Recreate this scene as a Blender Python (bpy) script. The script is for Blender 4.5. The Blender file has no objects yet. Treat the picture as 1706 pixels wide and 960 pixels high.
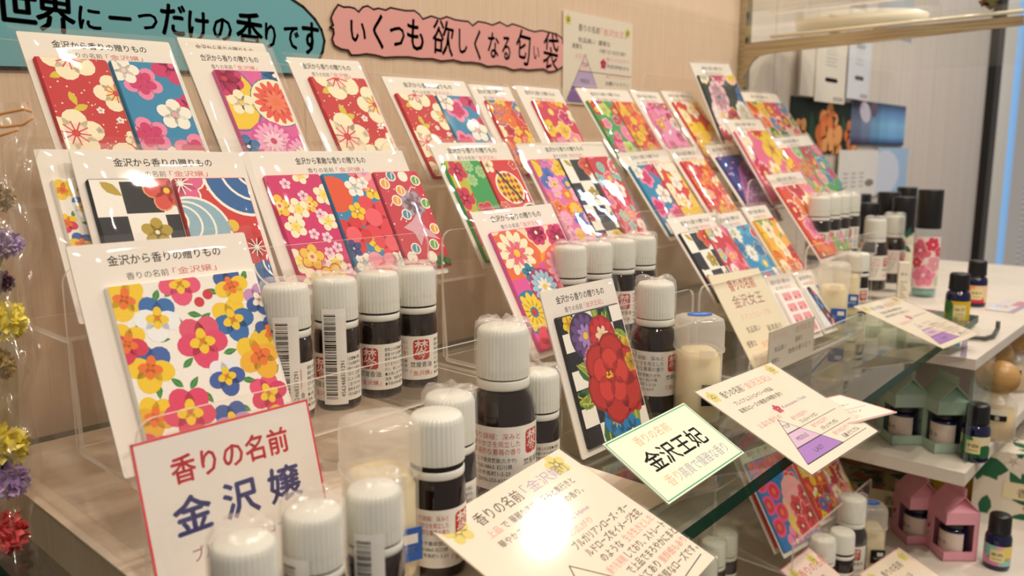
import bpy, bmesh, math, random
from mathutils import Matrix, Vector

S = bpy.context.scene
COL = S.collection
R_ = math.radians
# ------------------------------------------------------------------ camera, world, lights
F_PX, CAM_H = 1360.0, 0.175
PITCH, YAW = math.atan(225 / F_PX), R_(42.1)
_fh = Vector((math.cos(YAW), math.sin(YAW), 0)); _up = Vector((0, 0, 1))
V_R = Vector((math.sin(YAW), -math.cos(YAW), 0))
V_F = math.cos(PITCH) * _fh - math.sin(PITCH) * _up
V_U = math.sin(PITCH) * _fh + math.cos(PITCH) * _up
CP = Vector((0, 0, CAM_H))
cd = bpy.data.cameras.new('camera'); cam = bpy.data.objects.new('camera', cd); COL.objects.link(cam)
cam.matrix_world = Matrix(((V_R.x, V_U.x, -V_F.x, CP.x), (V_R.y, V_U.y, -V_F.y, CP.y), (V_R.z, V_U.z, -V_F.z, CP.z), (0, 0, 0, 1)))
cd.sensor_width = 36; cd.lens = 36 * F_PX / 1706; cd.clip_start = 0.01
cd.dof.use_dof = True; cd.dof.focus_distance = 0.46; cd.dof.aperture_fstop = 10.5
S.camera = cam
S.cycles.transparent_max_bounces = 40
S.view_settings.view_transform = 'Standard'; S.view_settings.look = 'None'
S.view_settings.gamma = 1; S.view_settings.use_curve_mapping = False
S.view_settings.exposure = -0.42
wd = bpy.data.worlds.new('shop_air'); S.world = wd; wd.use_nodes = True
wd.node_tree.nodes['Background'].inputs[0].default_value = (1.0, 0.89, 0.79, 1)
wd.node_tree.nodes['Background'].inputs[1].default_value = 0.42

def lamp(name, loc, tgt, power, size, color):
    l = bpy.data.lights.new(name, 'AREA'); l.shape = 'DISK'; l.size = size; l.energy = power; l.color = color
    o = bpy.data.objects.new(name, l); COL.objects.link(o); o.location = loc
    o.rotation_euler = (Vector(tgt) - Vector(loc)).to_track_quat('-Z', 'Y').to_euler()
    return o
WARM = (1.0, 0.87, 0.73)
for lx, ly, pw in ((-0.15, -0.55, 9), (0.45, -0.75, 11), (1.05, -0.60, 10), (0.15, 0.05, 4.5), (0.75, 0.0, 4.2), (1.9, -0.25, 10)):
    lamp('ceiling_spot', (lx, ly, 1.65), (lx * .6 + .25, 0.35, 0.05), pw, 0.08, WARM)
lamp('window_light', (2.7, -0.4, 1.5), (1.9, 0.5, 0.1), 7.0, 0.1, (0.62, 0.80, 1.0))

# ------------------------------------------------------------------ pixel rays
def ray(u, v): return (u - 853) / F_PX * V_R + (480 - v) / F_PX * V_U + V_F
def onz(u, v, z): d = ray(u, v); return CP + d * ((z - CAM_H) / d.z)
def ony(u, v, y): d = ray(u, v); return CP + d * (y / d.y)
def onx(u, v, x): d = ray(u, v); return CP + d * (x / d.x)
def atd(u, v, Z): return CP + ray(u, v) * Z
def onpl(u, v, y0, z0, th):
    e = Vector((0, math.sin(R_(th)), math.cos(R_(th)))); n = Vector((0, -e.z, e.y)); P0 = Vector((0, y0, z0))
    d = ray(u, v); P = CP + d * (n.dot(P0 - CP) / n.dot(d)); return P.x, (P - P0).dot(e)
def plane_matrix(x, y, z, th, phi=0.0):
    return Matrix.Translation((x, y, z)) @ Matrix.Rotation(R_(90 - th), 4, 'X') @ Matrix.Rotation(phi, 4, 'Z')

# ------------------------------------------------------------------ materials
def lin(h):
    h = h.lstrip('#'); c = [int(h[i:i + 2], 16) / 255 for i in (0, 2, 4)]
    return tuple((x / 12.92 if x <= .04045 else ((x + .055) / 1.055) ** 2.4) for x in c) + (1,)
_mats = {}
def mat(h, kind='cloth'):
    k = (h, kind)
    if k in _mats: return _mats[k]
    m = bpy.data.materials.new('%s_%s' % (kind, h)); m.use_nodes = True
    b = m.node_tree.nodes['Principled BSDF']; b.inputs['Base Color'].default_value = lin(h)
    rough, spec, coat = {'cloth': (.55, .35, 0), 'paper': (.6, .3, 0), 'lam': (.55, .2, .8), 'plastic': (.32, .5, 0), 'gloss': (.08, .5, .3),
                         'ink': (.6, .2, 0), 'matte': (.8, .2, 0), 'wood': (.4, .4, .1)}[kind]
    b.inputs['Roughness'].default_value = rough; b.inputs['Specular IOR Level'].default_value = spec
    b.inputs['Coat Weight'].default_value = coat; b.inputs['Coat Roughness'].default_value = .085 if kind == 'lam' else .05
    if kind in ('cloth', 'paper', 'plastic', 'matte', 'lam'):
        nt = m.node_tree; n = nt.nodes.new('ShaderNodeTexNoise'); n.inputs['Scale'].default_value = 900 if kind == 'cloth' else 250
        bp = nt.nodes.new('ShaderNodeBump'); bp.inputs['Strength'].default_value = .12 if kind == 'cloth' else .04; bp.inputs['Distance'].default_value = .001
        tc = nt.nodes.new('ShaderNodeTexCoord'); nt.links.new(tc.outputs['Object'], n.inputs['Vector'])
        nt.links.new(n.outputs['Fac'], bp.inputs['Height']); nt.links.new(bp.outputs[0], b.inputs['Normal'])
    _mats[k] = m; return m
def clear(name, tint, ior, rough, haze=0.0, hazecol=(1, 1, 1, 1), gl=1.0):
    m = bpy.data.materials.new(name); m.use_nodes = True; nt = m.node_tree; nt.nodes.clear()
    o = nt.nodes.new('ShaderNodeOutputMaterial'); t = nt.nodes.new('ShaderNodeBsdfTransparent'); t.inputs[0].default_value = tint
    g = nt.nodes.new('ShaderNodeBsdfGlossy'); g.inputs['Roughness'].default_value = rough; g.inputs[0].default_value = (gl, gl, gl, 1)
    f = nt.nodes.new('ShaderNodeFresnel'); f.inputs[0].default_value = ior
    mx = nt.nodes.new('ShaderNodeMixShader'); gm = nt.nodes.new('ShaderNodeNewGeometry'); mu = nt.nodes.new('ShaderNodeMath'); mu.operation = 'SUBTRACT'; mu.use_clamp = True
    nt.links.new(f.outputs[0], mu.inputs[0]); nt.links.new(gm.outputs['Backfacing'], mu.inputs[1]); nt.links.new(mu.outputs[0], mx.inputs[0]); nt.links.new(t.outputs[0], mx.inputs[1]); nt.links.new(g.outputs[0], mx.inputs[2])
    last = mx
    if haze:
        d = nt.nodes.new('ShaderNodeBsdfDiffuse'); d.inputs[0].default_value = hazecol
        tl = nt.nodes.new('ShaderNodeBsdfTranslucent'); tl.inputs[0].default_value = hazecol
        dm = nt.nodes.new('ShaderNodeMixShader'); dm.inputs[0].default_value = .5
        nt.links.new(d.outputs[0], dm.inputs[1]); nt.links.new(tl.outputs[0], dm.inputs[2])
        m2 = nt.nodes.new('ShaderNodeMixShader'); m2.inputs[0].default_value = haze
        nt.links.new(mx.outputs[0], m2.inputs[1]); nt.links.new(dm.outputs[0], m2.inputs[2]); last = m2
    nt.links.new(last.outputs[0], o.inputs[0]); return m
M_ACR = clear('clear_acrylic', (.99, .985, .98, 1), 1.36, .03, .022, (1, .96, .92, 1))
M_EDGE = clear('acrylic_edge', (.95, .93, .9, 1), 1.5, .15, .55, (1, .95, .88, 1))  # pale milky mix stands in for light glowing at the cut edges
M_FILM = clear('clear_film', (.985, .98, .975, 1), 1.42, .045, .025)
M_WRAP = clear('shrink_film', (.985, .98, .97, 1), 1.6, .06, .13)
M_WRAPB = clear('shrink_film_side', (.985, .98, .97, 1), 1.4, .04, .008)
M_CELLO = clear('cellophane', (.97, .95, .92, 1), 1.75, .10, .10, (1, .95, .85, 1))
M_GLASS = clear('shelf_glass', (.84, .88, .82, 1), 1.5, .012, .045, (.80, .80, .70, 1))
M_UPGLASS = clear('upper_glass', (.96, .97, .95, 1), 1.45, .02, .03, (.9, .88, .8, 1))
M_GEDGE = clear('shelf_glass_edge', (.10, .26, .19, 1), 1.5, .08, .6, (.012, .075, .05, 1))
M_FROST = clear('frosted_plastic', (.95, .93, .88, 1), 1.5, .12, .36, (1, .98, .94, 1))
M_PANE = clear('side_pane', (.86, .93, .89, 1), 1.45, .05, .12, (.8, .9, .86, 1))
M_CLRBOT = clear('clear_bottle', (.93, .95, .95, 1), 1.45, .03, .10, (.9, .95, .95, 1))
M_AMBER = mat('1d0d06', 'gloss'); M_COBALT = mat('0a0f3c', 'gloss')
M_CAP = mat('e2e2d8', 'plastic'); M_WHITE = mat('f4efe4', 'paper'); M_BLACK = mat('121214', 'plastic')
def noisy(name, c1, c2, scale, rough=.6, stretch=(1, 1, 1), bump=0.0, metal=0.0):
    m = bpy.data.materials.new(name); m.use_nodes = True; nt = m.node_tree; b = nt.nodes['Principled BSDF']
    tc = nt.nodes.new('ShaderNodeTexCoord'); mp = nt.nodes.new('ShaderNodeMapping'); mp.inputs['Scale'].default_value = stretch
    n = nt.nodes.new('ShaderNodeTexNoise'); n.inputs['Scale'].default_value = scale; n.inputs['Detail'].default_value = 6
    r = nt.nodes.new('ShaderNodeValToRGB'); r.color_ramp.elements[0].color = lin(c1); r.color_ramp.elements[1].color = lin(c2)
    r.color_ramp.elements[0].position = .3; r.color_ramp.elements[1].position = .7
    L = nt.links.new; L(tc.outputs['Object'], mp.inputs[0]); L(mp.outputs[0], n.inputs['Vector']); L(n.outputs['Fac'], r.inputs[0]); L(r.outputs[0], b.inputs['Base Color'])
    b.inputs['Roughness'].default_value = rough; b.inputs['Metallic'].default_value = metal
    if bump:
        bp = nt.nodes.new('ShaderNodeBump'); bp.inputs['Strength'].default_value = bump; bp.inputs['Distance'].default_value = .002
        L(n.outputs['Fac'], bp.inputs['Height']); L(bp.outputs[0], b.inputs['Normal'])
    return m
M_WALL = noisy('wall_panel', 'e2c4a8', 'ecd2b9', 60, .55, (14, 14, .35))
M_WALL2 = noisy('wall_panel_pale', 'd6cac0', 'ded4ca', 20, .6, (4, 4, .15))
M_STEEL = noisy('brushed_steel', '9c9278', 'cfc6a8', 30, .18, (20, .4, 20), 0, .9)
M_DARK = noisy('dark_laminate', '120d09', '1c150f', 30, .5)
M_BOARD = noisy('white_board', 'd6cec2', 'e0d8cc', 20, .45)
M_WOODBALL = noisy('pale_wood', 'b58a4e', 'c79d62', 40, .35, (1, 1, 6))
M_FLOOR = noisy('floor_tile', '4a4038', '5a4e44', 8, .5)

# ------------------------------------------------------------------ mesh builder
class MB:
    def __init__(s): s.v = []; s.f = []; s.m = []; s.mats = []; s.sm = []
    def mi(s, m):
        if m not in s.mats: s.mats.append(m)
        return s.mats.index(m)
    def face(s, pts, m, smooth=False):
        b = len(s.v); s.v.extend(tuple(p) for p in pts); s.f.append(tuple(range(b, b + len(pts)))); s.m.append(s.mi(m)); s.sm.append(smooth)
    def mesh(s, vs, fs, m, smooth=False):
        b = len(s.v); s.v.extend(tuple(p) for p in vs); k = s.mi(m)
        for f in fs: s.f.append(tuple(b + i for i in f)); s.m.append(k); s.sm.append(smooth)
    def box(s, x0, x1, y0, y1, z0, z1, m, edge=None):
        p = [(x, y, z) for z in (z0, z1) for y in (y0, y1) for x in (x0, x1)]
        fs = {'-z': (0, 2, 3, 1), '+z': (4, 5, 7, 6), '-y': (0, 1, 5, 4), '+y': (2, 6, 7, 3), '-x': (0, 4, 6, 2), '+x': (1, 3, 7, 5)}
        b = len(s.v); s.v.extend(p)
        for k, f in fs.items():
            s.f.append(tuple(b + i for i in f)); s.m.append(s.mi((edge or {}).get(k, m))); s.sm.append(False)
    def prism(s, poly, z0, z1, m, mside=None):
        n = len(poly); vs = [(x, y, z0) for x, y in poly] + [(x, y, z1) for x, y in poly]
        s.mesh(vs, [tuple(range(n - 1, -1, -1)), tuple(range(n, 2 * n))], m)
        s.mesh(vs, [(i, (i + 1) % n, n + (i + 1) % n, n + i) for i in range(n)], mside or m)
    def lathe(s, prof, m, n=40, c=(0, 0), ribs=0, amp=0, wob=None, capped=True):
        vs = []
        for k, (r, z) in enumerate(prof):
            for i in range(n):
                a = 2 * math.pi * i / n; rr = r
                if ribs and amp: rr = r - (amp if (i % 3 == 0) else 0) * (1 if 0 < k < len(prof) - 1 else .5)
                if wob: rr, zz = wob(a, r, z)
                else: zz = z
                vs.append((c[0] + rr * math.cos(a), c[1] + rr * math.sin(a), zz))
        fs = [(k * n + i, k * n + (i + 1) % n, (k + 1) * n + (i + 1) % n, (k + 1) * n + i) for k in range(len(prof) - 1) for i in range(n)]
        s.mesh(vs, fs, m, True)
        if capped:
            if prof[0][0] > 1e-5: s.face([vs[i] for i in range(n - 1, -1, -1)], m)
            if prof[-1][0] > 1e-5: s.face(vs[-n:], m)
    def tube(s, pts, r, m, n=8):
        pts = [Vector(p) for p in pts]; vs = []
        for i, p in enumerate(pts):
            d = (pts[min(i + 1, len(pts) - 1)] - pts[max(i - 1, 0)]).normalized()
            a = d.orthogonal().normalized(); b = d.cross(a)
            if i and vs:
                pa = (Vector(vs[-n]) - pts[i - 1]); a = (pa - d * pa.dot(d)).normalized(); b = d.cross(a)
            rr = r[i] if isinstance(r, (list, tuple)) else r
            for k in range(n):
                t = 2 * math.pi * k / n; vs.append(p + rr * (math.cos(t) * a + math.sin(t) * b))
        fs = [(i * n + k, i * n + (k + 1) % n, (i + 1) * n + (k + 1) % n, (i + 1) * n + k) for i in range(len(pts) - 1) for k in range(n)]
        fs += [tuple(range(n - 1, -1, -1)), tuple(range((len(pts) - 1) * n, len(pts) * n))]
        s.mesh(vs, fs, m, True)
    def ball(s, c, r, m, n=16, sc=(1, 1, 1)):
        vs = []; fs = []
        for i in range(n // 2 + 1):
            t = math.pi * i / (n // 2)
            for k in range(n):
                a = 2 * math.pi * k / n; vs.append((c[0] + sc[0] * r * math.sin(t) * math.cos(a), c[1] + sc[1] * r * math.sin(t) * math.sin(a), c[2] + sc[2] * r * math.cos(t)))
        for i in range(n // 2):
            for k in range(n): fs.append((i * n + k, (i + 1) * n + k, (i + 1) * n + (k + 1) % n, i * n + (k + 1) % n))
        s.mesh(vs, fs, m, True)
    def build(s, name, parent=None, loc=None):
        me = bpy.data.meshes.new(name); me.from_pydata([tuple(v) for v in s.v], [], s.f)
        for m in s.mats: me.materials.append(m)
        me.polygons.foreach_set('material_index', s.m); me.polygons.foreach_set('use_smooth', s.sm); me.update()
        o = bpy.data.objects.new(name, me); COL.objects.link(o)
        if parent: o.parent = parent
        if loc is not None: o.location = loc
        return o

def tag(o, label, cat, group=None):
    o['label'] = label; o['category'] = cat
    if group: o['group'] = group
    return o
def struct(o): o['kind'] = 'structure'; return o
def thing(name, label, cat, loc=(0, 0, 0), group=None, mtx=None):
    o = bpy.data.objects.new(name, None); o.empty_display_size = .01; COL.objects.link(o)
    if mtx is not None: o.matrix_world = mtx
    else: o.location = loc
    return tag(o, label, cat, group)
def dup(root, loc, rz, label, group=None):
    r = root.copy(); COL.objects.link(r); r.location = loc; r.rotation_euler = (0, 0, rz); r['label'] = label
    if group: r['group'] = group
    for ch in list(root.children):
        c = ch.copy(); COL.objects.link(c); c.parent = r
        for g in list(ch.children):
            d = g.copy(); COL.objects.link(d); d.parent = c
    return r

# ------------------------------------------------------------------ flat artwork (printed and painted matter)
_txt = {}
def glyphs(s, bold=0.0):
    k = (s, bold)
    if k not in _txt:
        c = bpy.data.curves.new('lettering', 'FONT'); c.body = s; c.resolution_u = 2; c.offset = bold; c.fill_mode = 'FRONT'
        o = bpy.data.objects.new('lettering', c); COL.objects.link(o)
        dg = bpy.context.evaluated_depsgraph_get(); dg.update()
        me = bpy.data.meshes.new_from_object(o.evaluated_get(dg))
        vs = [(v.co.x, v.co.y) for v in me.vertices]; fs = [tuple(p.vertices) for p in me.polygons]
        bpy.data.objects.remove(o); bpy.data.curves.remove(c); bpy.data.meshes.remove(me)
        xs = [v[0] for v in vs] or [0]
        _txt[k] = (vs, fs, min(xs), max(xs))
    return _txt[k]
def clip(poly, x0, x1, y0, y1):
    for ax, lim, sg in ((0, x0, 1), (0, x1, -1), (1, y0, 1), (1, y1, -1)):
        out = []; n = len(poly)
        for i in range(n):
            a, b = poly[i], poly[(i + 1) % n]; da, db = sg * (a[ax] - lim), sg * (b[ax] - lim)
            if da >= 0: out.append(a)
            if (da >= 0) != (db >= 0):
                t = da / (da - db); out.append((a[0] + t * (b[0] - a[0]), a[1] + t * (b[1] - a[1])))
        poly = out
        if len(poly) < 3: return []
    return poly
def ell(cx, cy, a, b, rot=0, n=14):
    c, s = math.cos(rot), math.sin(rot)
    return [(cx + a * math.cos(t) * c - b * math.sin(t) * s, cy + a * math.cos(t) * s + b * math.sin(t) * c) for t in (2 * math.pi * i / n for i in range(n))]
def rrect(x0, x1, y0, y1, r, n=5):
    P = []
    for cx, cy, a0 in ((x1 - r, y1 - r, 0), (x0 + r, y1 - r, 90), (x0 + r, y0 + r, 180), (x1 - r, y0 + r, 270)):
        P += [(cx + r * math.cos(R_(a0 + 90 * i / n)), cy + r * math.sin(R_(a0 + 90 * i / n))) for i in range(n + 1)]
    return P
class Art:
    """Printed marks in a rectangle 0..w, 0..h."""
    def __init__(s, w, h, kind='ink', clipped=True): s.w, s.h, s.kind, s.items, s.cl, s.L = w, h, kind, [], clipped, 0
    def poly(s, p, col, L=None):
        if s.cl: p = clip(p, 0, s.w, 0, s.h)
        if len(p) >= 3: s.items.append(([p], [tuple(range(len(p)))], col, s.L if L is None else L))
    def rect(s, x0, x1, y0, y1, col, L=None): s.poly([(x0, y0), (x1, y0), (x1, y1), (x0, y1)], col, L)
    def disc(s, x, y, r, col, L=None, n=16): s.poly(ell(x, y, r, r, 0, n), col, L)
    def line(s, pts, wd, col, L=None, closed=False):
        pts = list(pts) + ([pts[0]] if closed else [])
        for (a, b), (c, d) in zip(pts[:-1], pts[1:]):
            l = math.hypot(c - a, d - b) or 1; nx, ny = -(d - b) / l * wd / 2, (c - a) / l * wd / 2; ex, ey = (c - a) / l * wd * .3, (d - b) / l * wd * .3
            s.poly([(a + nx - ex, b + ny - ey), (a - nx - ex, b - ny - ey), (c - nx + ex, d - ny + ey), (c + nx + ex, d + ny + ey)], col, L)
    def text(s, t, x, y, size, col, al='l', rot=0, bold=0.0, L=None, sx=1.0, fit=None):
        vs, fs, a, b = glyphs(t)
        if not vs: return
        if fit: sx = fit / ((b - a) * size)
        off = {'l': -a, 'c': -(a + b) / 2, 'r': -b}[al]; c, n = math.cos(rot), math.sin(rot)
        P = [((vx + off) * size * sx, vy * size) for vx, vy in vs]
        P = [(x + px * c - py * n, y + px * n + py * c) for px, py in P]
        o = bold * size * 1.3
        for dx, dy in ((0, 0),) + (((o, 0), (-o, 0), (0, o), (0, -o)) if bold > .003 else ()):
            s.items.append(([(a + dx, b + dy) for a, b in P], fs, col, (s.L if L is None else L) + 1))
    def emit(s, mb, fn, step=.000008, kind=None):
        for P, fs, col, L in s.items:
            m = mat(col, kind or s.kind)
            if len(fs) == 1 and isinstance(P[0], list): mb.mesh([fn(x, y, (L + 1) * step) for x, y in P[0]], fs, m)
            else: mb.mesh([fn(x, y, (L + 1) * step) for x, y in P], fs, m)
    # ---- motifs
    def nxt(s, k=4): s.L = (s.L + k) % 28
    def flower(s, x, y, r, col, ctr='F2C81E', n=5, rot=0.3, out=None, halo=None, st=None, pw=.40, two=None):
        s.nxt()
        def ring(k, c, L):
            for i in range(n):
                a = rot + 2 * math.pi * i / n
                s.poly(ell(x + math.cos(a) * r * .55, y + math.sin(a) * r * .55, r * .47 * k, r * pw * k, a, 12), c, s.L + L)
        if out: ring(1.17, out, 0)
        ring(1, col, 1)
        s.disc(x, y, r * .3, col, s.L + 1, 10)
        if two:
            for i in range(n):
                a = rot + 2 * math.pi * i / n
                s.poly(ell(x + math.cos(a) * r * .42, y + math.sin(a) * r * .42, r * .30, r * pw * .62, a, 10), two, s.L + 2)
        if halo: s.disc(x, y, r * .42, halo, s.L + 2, 14)
        if st:
            for i in range(10):
                a = rot + .3 + 2 * math.pi * i / 10
                s.line([(x + math.cos(a) * r * .12, y + math.sin(a) * r * .12), (x + math.cos(a) * r * .5, y + math.sin(a) * r * .5)], r * .05, st, s.L + 3)
        if ctr: s.disc(x, y, r * .15, ctr, s.L + 3, 10)
    def mum(s, x, y, r, col, ctr='F2C81E', n=14, out=None, ring2=None):
        s.nxt()
        if out: s.disc(x, y, r * 1.08, out, s.L, 28)
        for i in range(n):
            a = 2 * math.pi * i / n; s.poly(ell(x + math.cos(a) * r * .62, y + math.sin(a) * r * .62, r * .38, r * 2.3 / n, a, 10), col, s.L + 1)
        if ring2:
            for i in range(n // 2 + 2):
                a = .2 + 2 * math.pi * i / (n // 2 + 2); s.poly(ell(x + math.cos(a) * r * .33, y + math.sin(a) * r * .33, r * .24, r * 1.5 / n, a, 8), ring2, s.L + 2)
        s.disc(x, y, r * .17, ctr, s.L + 3, 10)
    def leaf(s, x, y, l, a, col='3f9440', vein=None):
        c, n = math.cos(a), math.sin(a); P = []
        for t, wd in ((0, 0), (.2, .16), (.45, .23), (.75, .14), (1, 0), (.75, -.14), (.45, -.23), (.2, -.16)):
            P.append((x + l * (t * c - wd * n), y + l * (t * n + wd * c)))
        s.poly(P, col, s.L)
        if vein: s.line([(x, y), (x + l * .8 * c, y + l * .8 * n)], l * .05, vein, s.L + 1)
    def dots(s, seed, n, r, col):
        q = random.Random(seed)
        for _ in range(n): s.disc(q.uniform(0, s.w), q.uniform(0, s.h), r * q.uniform(.6, 1.3), col, 0, 7)
    def pansy(s, x, y, r, top, low, ctr, rot=0):
        s.nxt()
        for a, d, k, c, L in ((125, .5, .55, top, 0), (55, .5, .55, top, 0), (190, .5, .52, low, 1), (-10, .5, .52, low, 1), (270, .5, .60, low, 1)):
            a = R_(a) + rot; s.poly(ell(x + math.cos(a) * r * d, y + math.sin(a) * r * d, r * k, r * k * .85, a, 14), c, s.L + L)
        for a in (190, -10, 270, 90):
            a = R_(a) + rot; s.poly(ell(x + math.cos(a) * r * .24, y + math.sin(a) * r * .24, r * .28, r * .20, a, 10), ctr, s.L + 2)
        s.disc(x, y, r * .1, 'd9701c', s.L + 3, 8)

def scatter(seed, w, h, d):
    q = random.Random(seed); out = []; ny = int(h / d) + 2; nx = int(w / d) + 2
    for j in range(-1, ny):
        for i in range(-1, nx): out.append(((i + .5 * (j % 2) + q.uniform(-.25, .25)) * d, (j + q.uniform(-.25, .25)) * d, q.random(), q))
    return out
# ---- fabrics: each paints an Art whose background is its first colour
RED, BLU, PNK, MAG, WHT, CRM, YEL, ORG, GRN, BLK, PUR, NAV = 'c8202a', '1c86b4', 'ef86b0', 'cf1f68', 'f8f3e6', 'faeecb', 'f3cb22', 'ec7426', '3a9040', '14121a', '8a56a8', '22357f'
def f_redsak(A):
    w, h = A.w, A.h
    A.dots(3, 60, w * .012, CRM)
    for x, y, r, hl in ((.45, 1.0, .32, None), (.98, .72, .27, 'f0dc80'), (.2, .40, .33, None), (.72, .12, .36, YEL), (-.02, .02, .25, None), (.3, -.12, .25, YEL), (1.02, .35, .12, None)):
        A.flower(x * w, y * h, r * w * 1.22, CRM, 'd8352e', 5, x * 7, None, hl or 'f6d9c4', 'd02a44', .44)
    for x, y, a in ((.1, .84, .4), (.3, .73, 4.9), (.66, -.02, .5), (.5, .62, 3.5)): A.leaf(x * w, y * h, w * .25, a, 'd8c12c')
    for x, y in ((.66, .58), (.9, .5), (.55, .42)): A.flower(x * w, y * h, w * .06, WHT, RED)
def f_bluesak(A):
    w, h = A.w, A.h
    for x, y, r, c, t in ((.38, .82, .26, PNK, MAG), (.95, .98, .3, MAG, 'e05a8c'), (.15, .92, .2, WHT, 'f6c8d4'), (.72, .55, .24, WHT, 'f0a0b4'), (.2, .38, .27, PNK, MAG), (.85, .22, .3, PNK, MAG), (.5, .02, .3, MAG, 'c2104e'), (.12, .05, .22, WHT, PNK), (1.0, .62, .2, MAG, RED), (.45, .2, .15, WHT, PNK)):
        A.flower(x * w, y * h, r * w * 1.2, c, t, 5, x * 9, None, None, None, .42, t if c == PNK else None)
def f_pinkmum(A):
    w, h = A.w, A.h
    A.poly(ell(.1 * w, .75 * h, .42 * w, .3 * h), YEL, 1); A.line(ell(.1 * w, .75 * h, .44 * w, .31 * h, 0, 30), .02 * w, '1a7c94', 2, True)
    A.flower(.1 * w, .92 * h, .3 * w, MAG, RED, 9); A.flower(.22 * w, .70 * h, .22 * w, CRM, YEL)
    A.mum(.82 * w, .70 * h, .38 * w, 'e8533c', ORG, 16, CRM, 'ee7a5a'); A.line(ell(.82 * w, .7 * h, .40 * w, .40 * w, 0, 24), .05 * w, '1c7c9c', 5, True)
    A.mum(.50 * w, .34 * h, .32 * w, 'f6a9cf', MAG, 18, 'd64a9c', 'f9cfe2'); A.mum(.95 * w, .2 * h, .3 * w, 'f6a9cf', MAG, 18, 'd64a9c', WHT)
    A.flower(.05 * w, .3 * h, .2 * w, '1f6fae', WHT); A.flower(.98 * w, .96 * h, .25 * w, '1f6fae', WHT, 8); A.mum(.3 * w, .03 * h, .3 * w, 'ef6fae', YEL, 16, 'c3287c')
def f_bw(A):
    w, h = A.w, A.h; n = 3
    for j in range(-1, 4):
        for i in range(3):
            if (i + j) % 2 == 0: A.rect((i * .47 - .12) * w, (i * .47 + .35) * w, (.70 - j * .28) * h, (.98 - j * .28) * h + .02 * h, 'f6f1e6' , 0)
    A.rect(.36 * w, .86 * w, .12 * h, .22 * h, '4a4438', 1)
    A.flower(.92 * w, .90 * h, .28 * w, 'd84a3c', YEL, 5, .5, 'e8a070'); A.flower(.66 * w, .56 * h, .20 * w, 'b49a2c', CRM, 5, .2)
    A.flower(.1 * w, .30 * h, .3 * w, WHT, BLK, 5, .8, None, 'b8283c', None); A.leaf(.12 * w, .98 * h, .3 * w, -.7, 'b99e30')
    A.leaf(.85 * w, .22 * h, .3 * w, 1.2, '5a8040'); A.leaf(.85 * w, .22 * h, .25 * w, .4, '8aa04a'); A.flower(.75 * w, .02 * h, .25 * w, YEL, ORG, 8); A.flower(.2 * w, -.02 * h, .3 * w, 'b8283c', YEL)
def f_wave(A):
    w, h = A.w, A.h
    for cx, cy, r, col in ((1.0, 1.02, .62, '1d5f9e'), (.10, .55, .50, '8fb4c4'), (1.0, .18, .45, '1d5f9e'), (.3, -.02, .35, '8fb4c4')):
        A.nxt(10); A.disc(cx * w, cy * h, r * w, WHT, None, 34); A.disc(cx * w, cy * h, r * w * .93, col, A.L + 1, 34); ox = -1 if cx < .5 else 1
        for i, k in enumerate((.76, .56, .36)):
            A.disc(cx * w + ox * r * w * (1 - k) * .75, cy * h + r * w * (1 - k) * .5, r * w * k, WHT, A.L + 2 + 2 * i, 28); A.disc(cx * w + ox * r * w * (1 - k) * .75, cy * h + r * w * (1 - k) * .5, r * w * (k - .06), RED if i == 2 else col, A.L + 3 + 2 * i, 28)
    A.disc(.62 * w, .58 * h, .09 * w, 'e6c22a', 20); A.flower(.06 * w, .96 * h, .32 * w, 'e05a8c', WHT, 5, .2, WHT, None, WHT); A.flower(.88 * w, .38 * h, .26 * w, RED, WHT, 5, .4, None, None, WHT); A.dots(8, 20, .015 * w, WHT)
def f_magenta(A):
    w, h = A.w, A.h
    for x, y in ((.3, .92), (.55, .80), (.75, .62), (.5, .44), (.72, .40), (.66, .26), (.85, .30), (.9, .10), (.5, .18)): A.flower(x * w, y * h, .10 * w, 'f7cfe0', MAG, 5, x * 5)
    for x, y, r in ((.62, 1.0, .17), (.38, .68, .2), (.95, .80, .2), (.22, .52, .2), (.85, .55, .18), (.1, .22, .22), (.25, .02, .25), (.72, .16, .2)): A.flower(x * w, y * h, r * w, CRM, YEL, 5, x * 8, None, 'f4dc70')
    for x, y, r in ((.06, .72, .2), (.32, .24, .22), (.6, .03, .24), (.62, .72, .15)): A.flower(x * w, y * h, r * w, 'f2c23a', 'd84a7c', 5, x * 4, 'c8281c', 'f6d880')
def f_bluered(A):
    w, h = A.w, A.h
    A.disc(.10 * w, .80 * h, .34 * w, 'e2501e', 1, 24); A.flower(.85 * w, 1.0 * h, .4 * w, 'ee6a7c', PNK, 5, .3, None, 'f6b0b4')
    for x, y, r, c in ((.72, .55, .42, 'e23a48'), (.18, .40, .36, 'd6242c'), (.9, .28, .35, 'e23a48'), (.55, .02, .4, 'f4a0b0')): A.flower(x * w, y * h, r * w, c, None, 5, x * 6, None, 'ee5a68'); A.dots(int(x * 100), 10, .012 * w, 'f4c0b0')
    for x, y, r in ((.42, .62, .17), (.9, .82, .2), (.6, .30, .18)): A.flower(x * w, y * h, r * w, YEL, CRM, 5, x * 3)
    for x, y, r, c in ((.55, .86, .2, WHT), (.2, .12, .2, WHT), (.08, .27, .17, NAV), (.95, .1, .2, WHT), (.75, .9, .12, WHT)): A.flower(x * w, y * h, r * w, c, 'a0c0e0', 5, x * 5)
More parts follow.
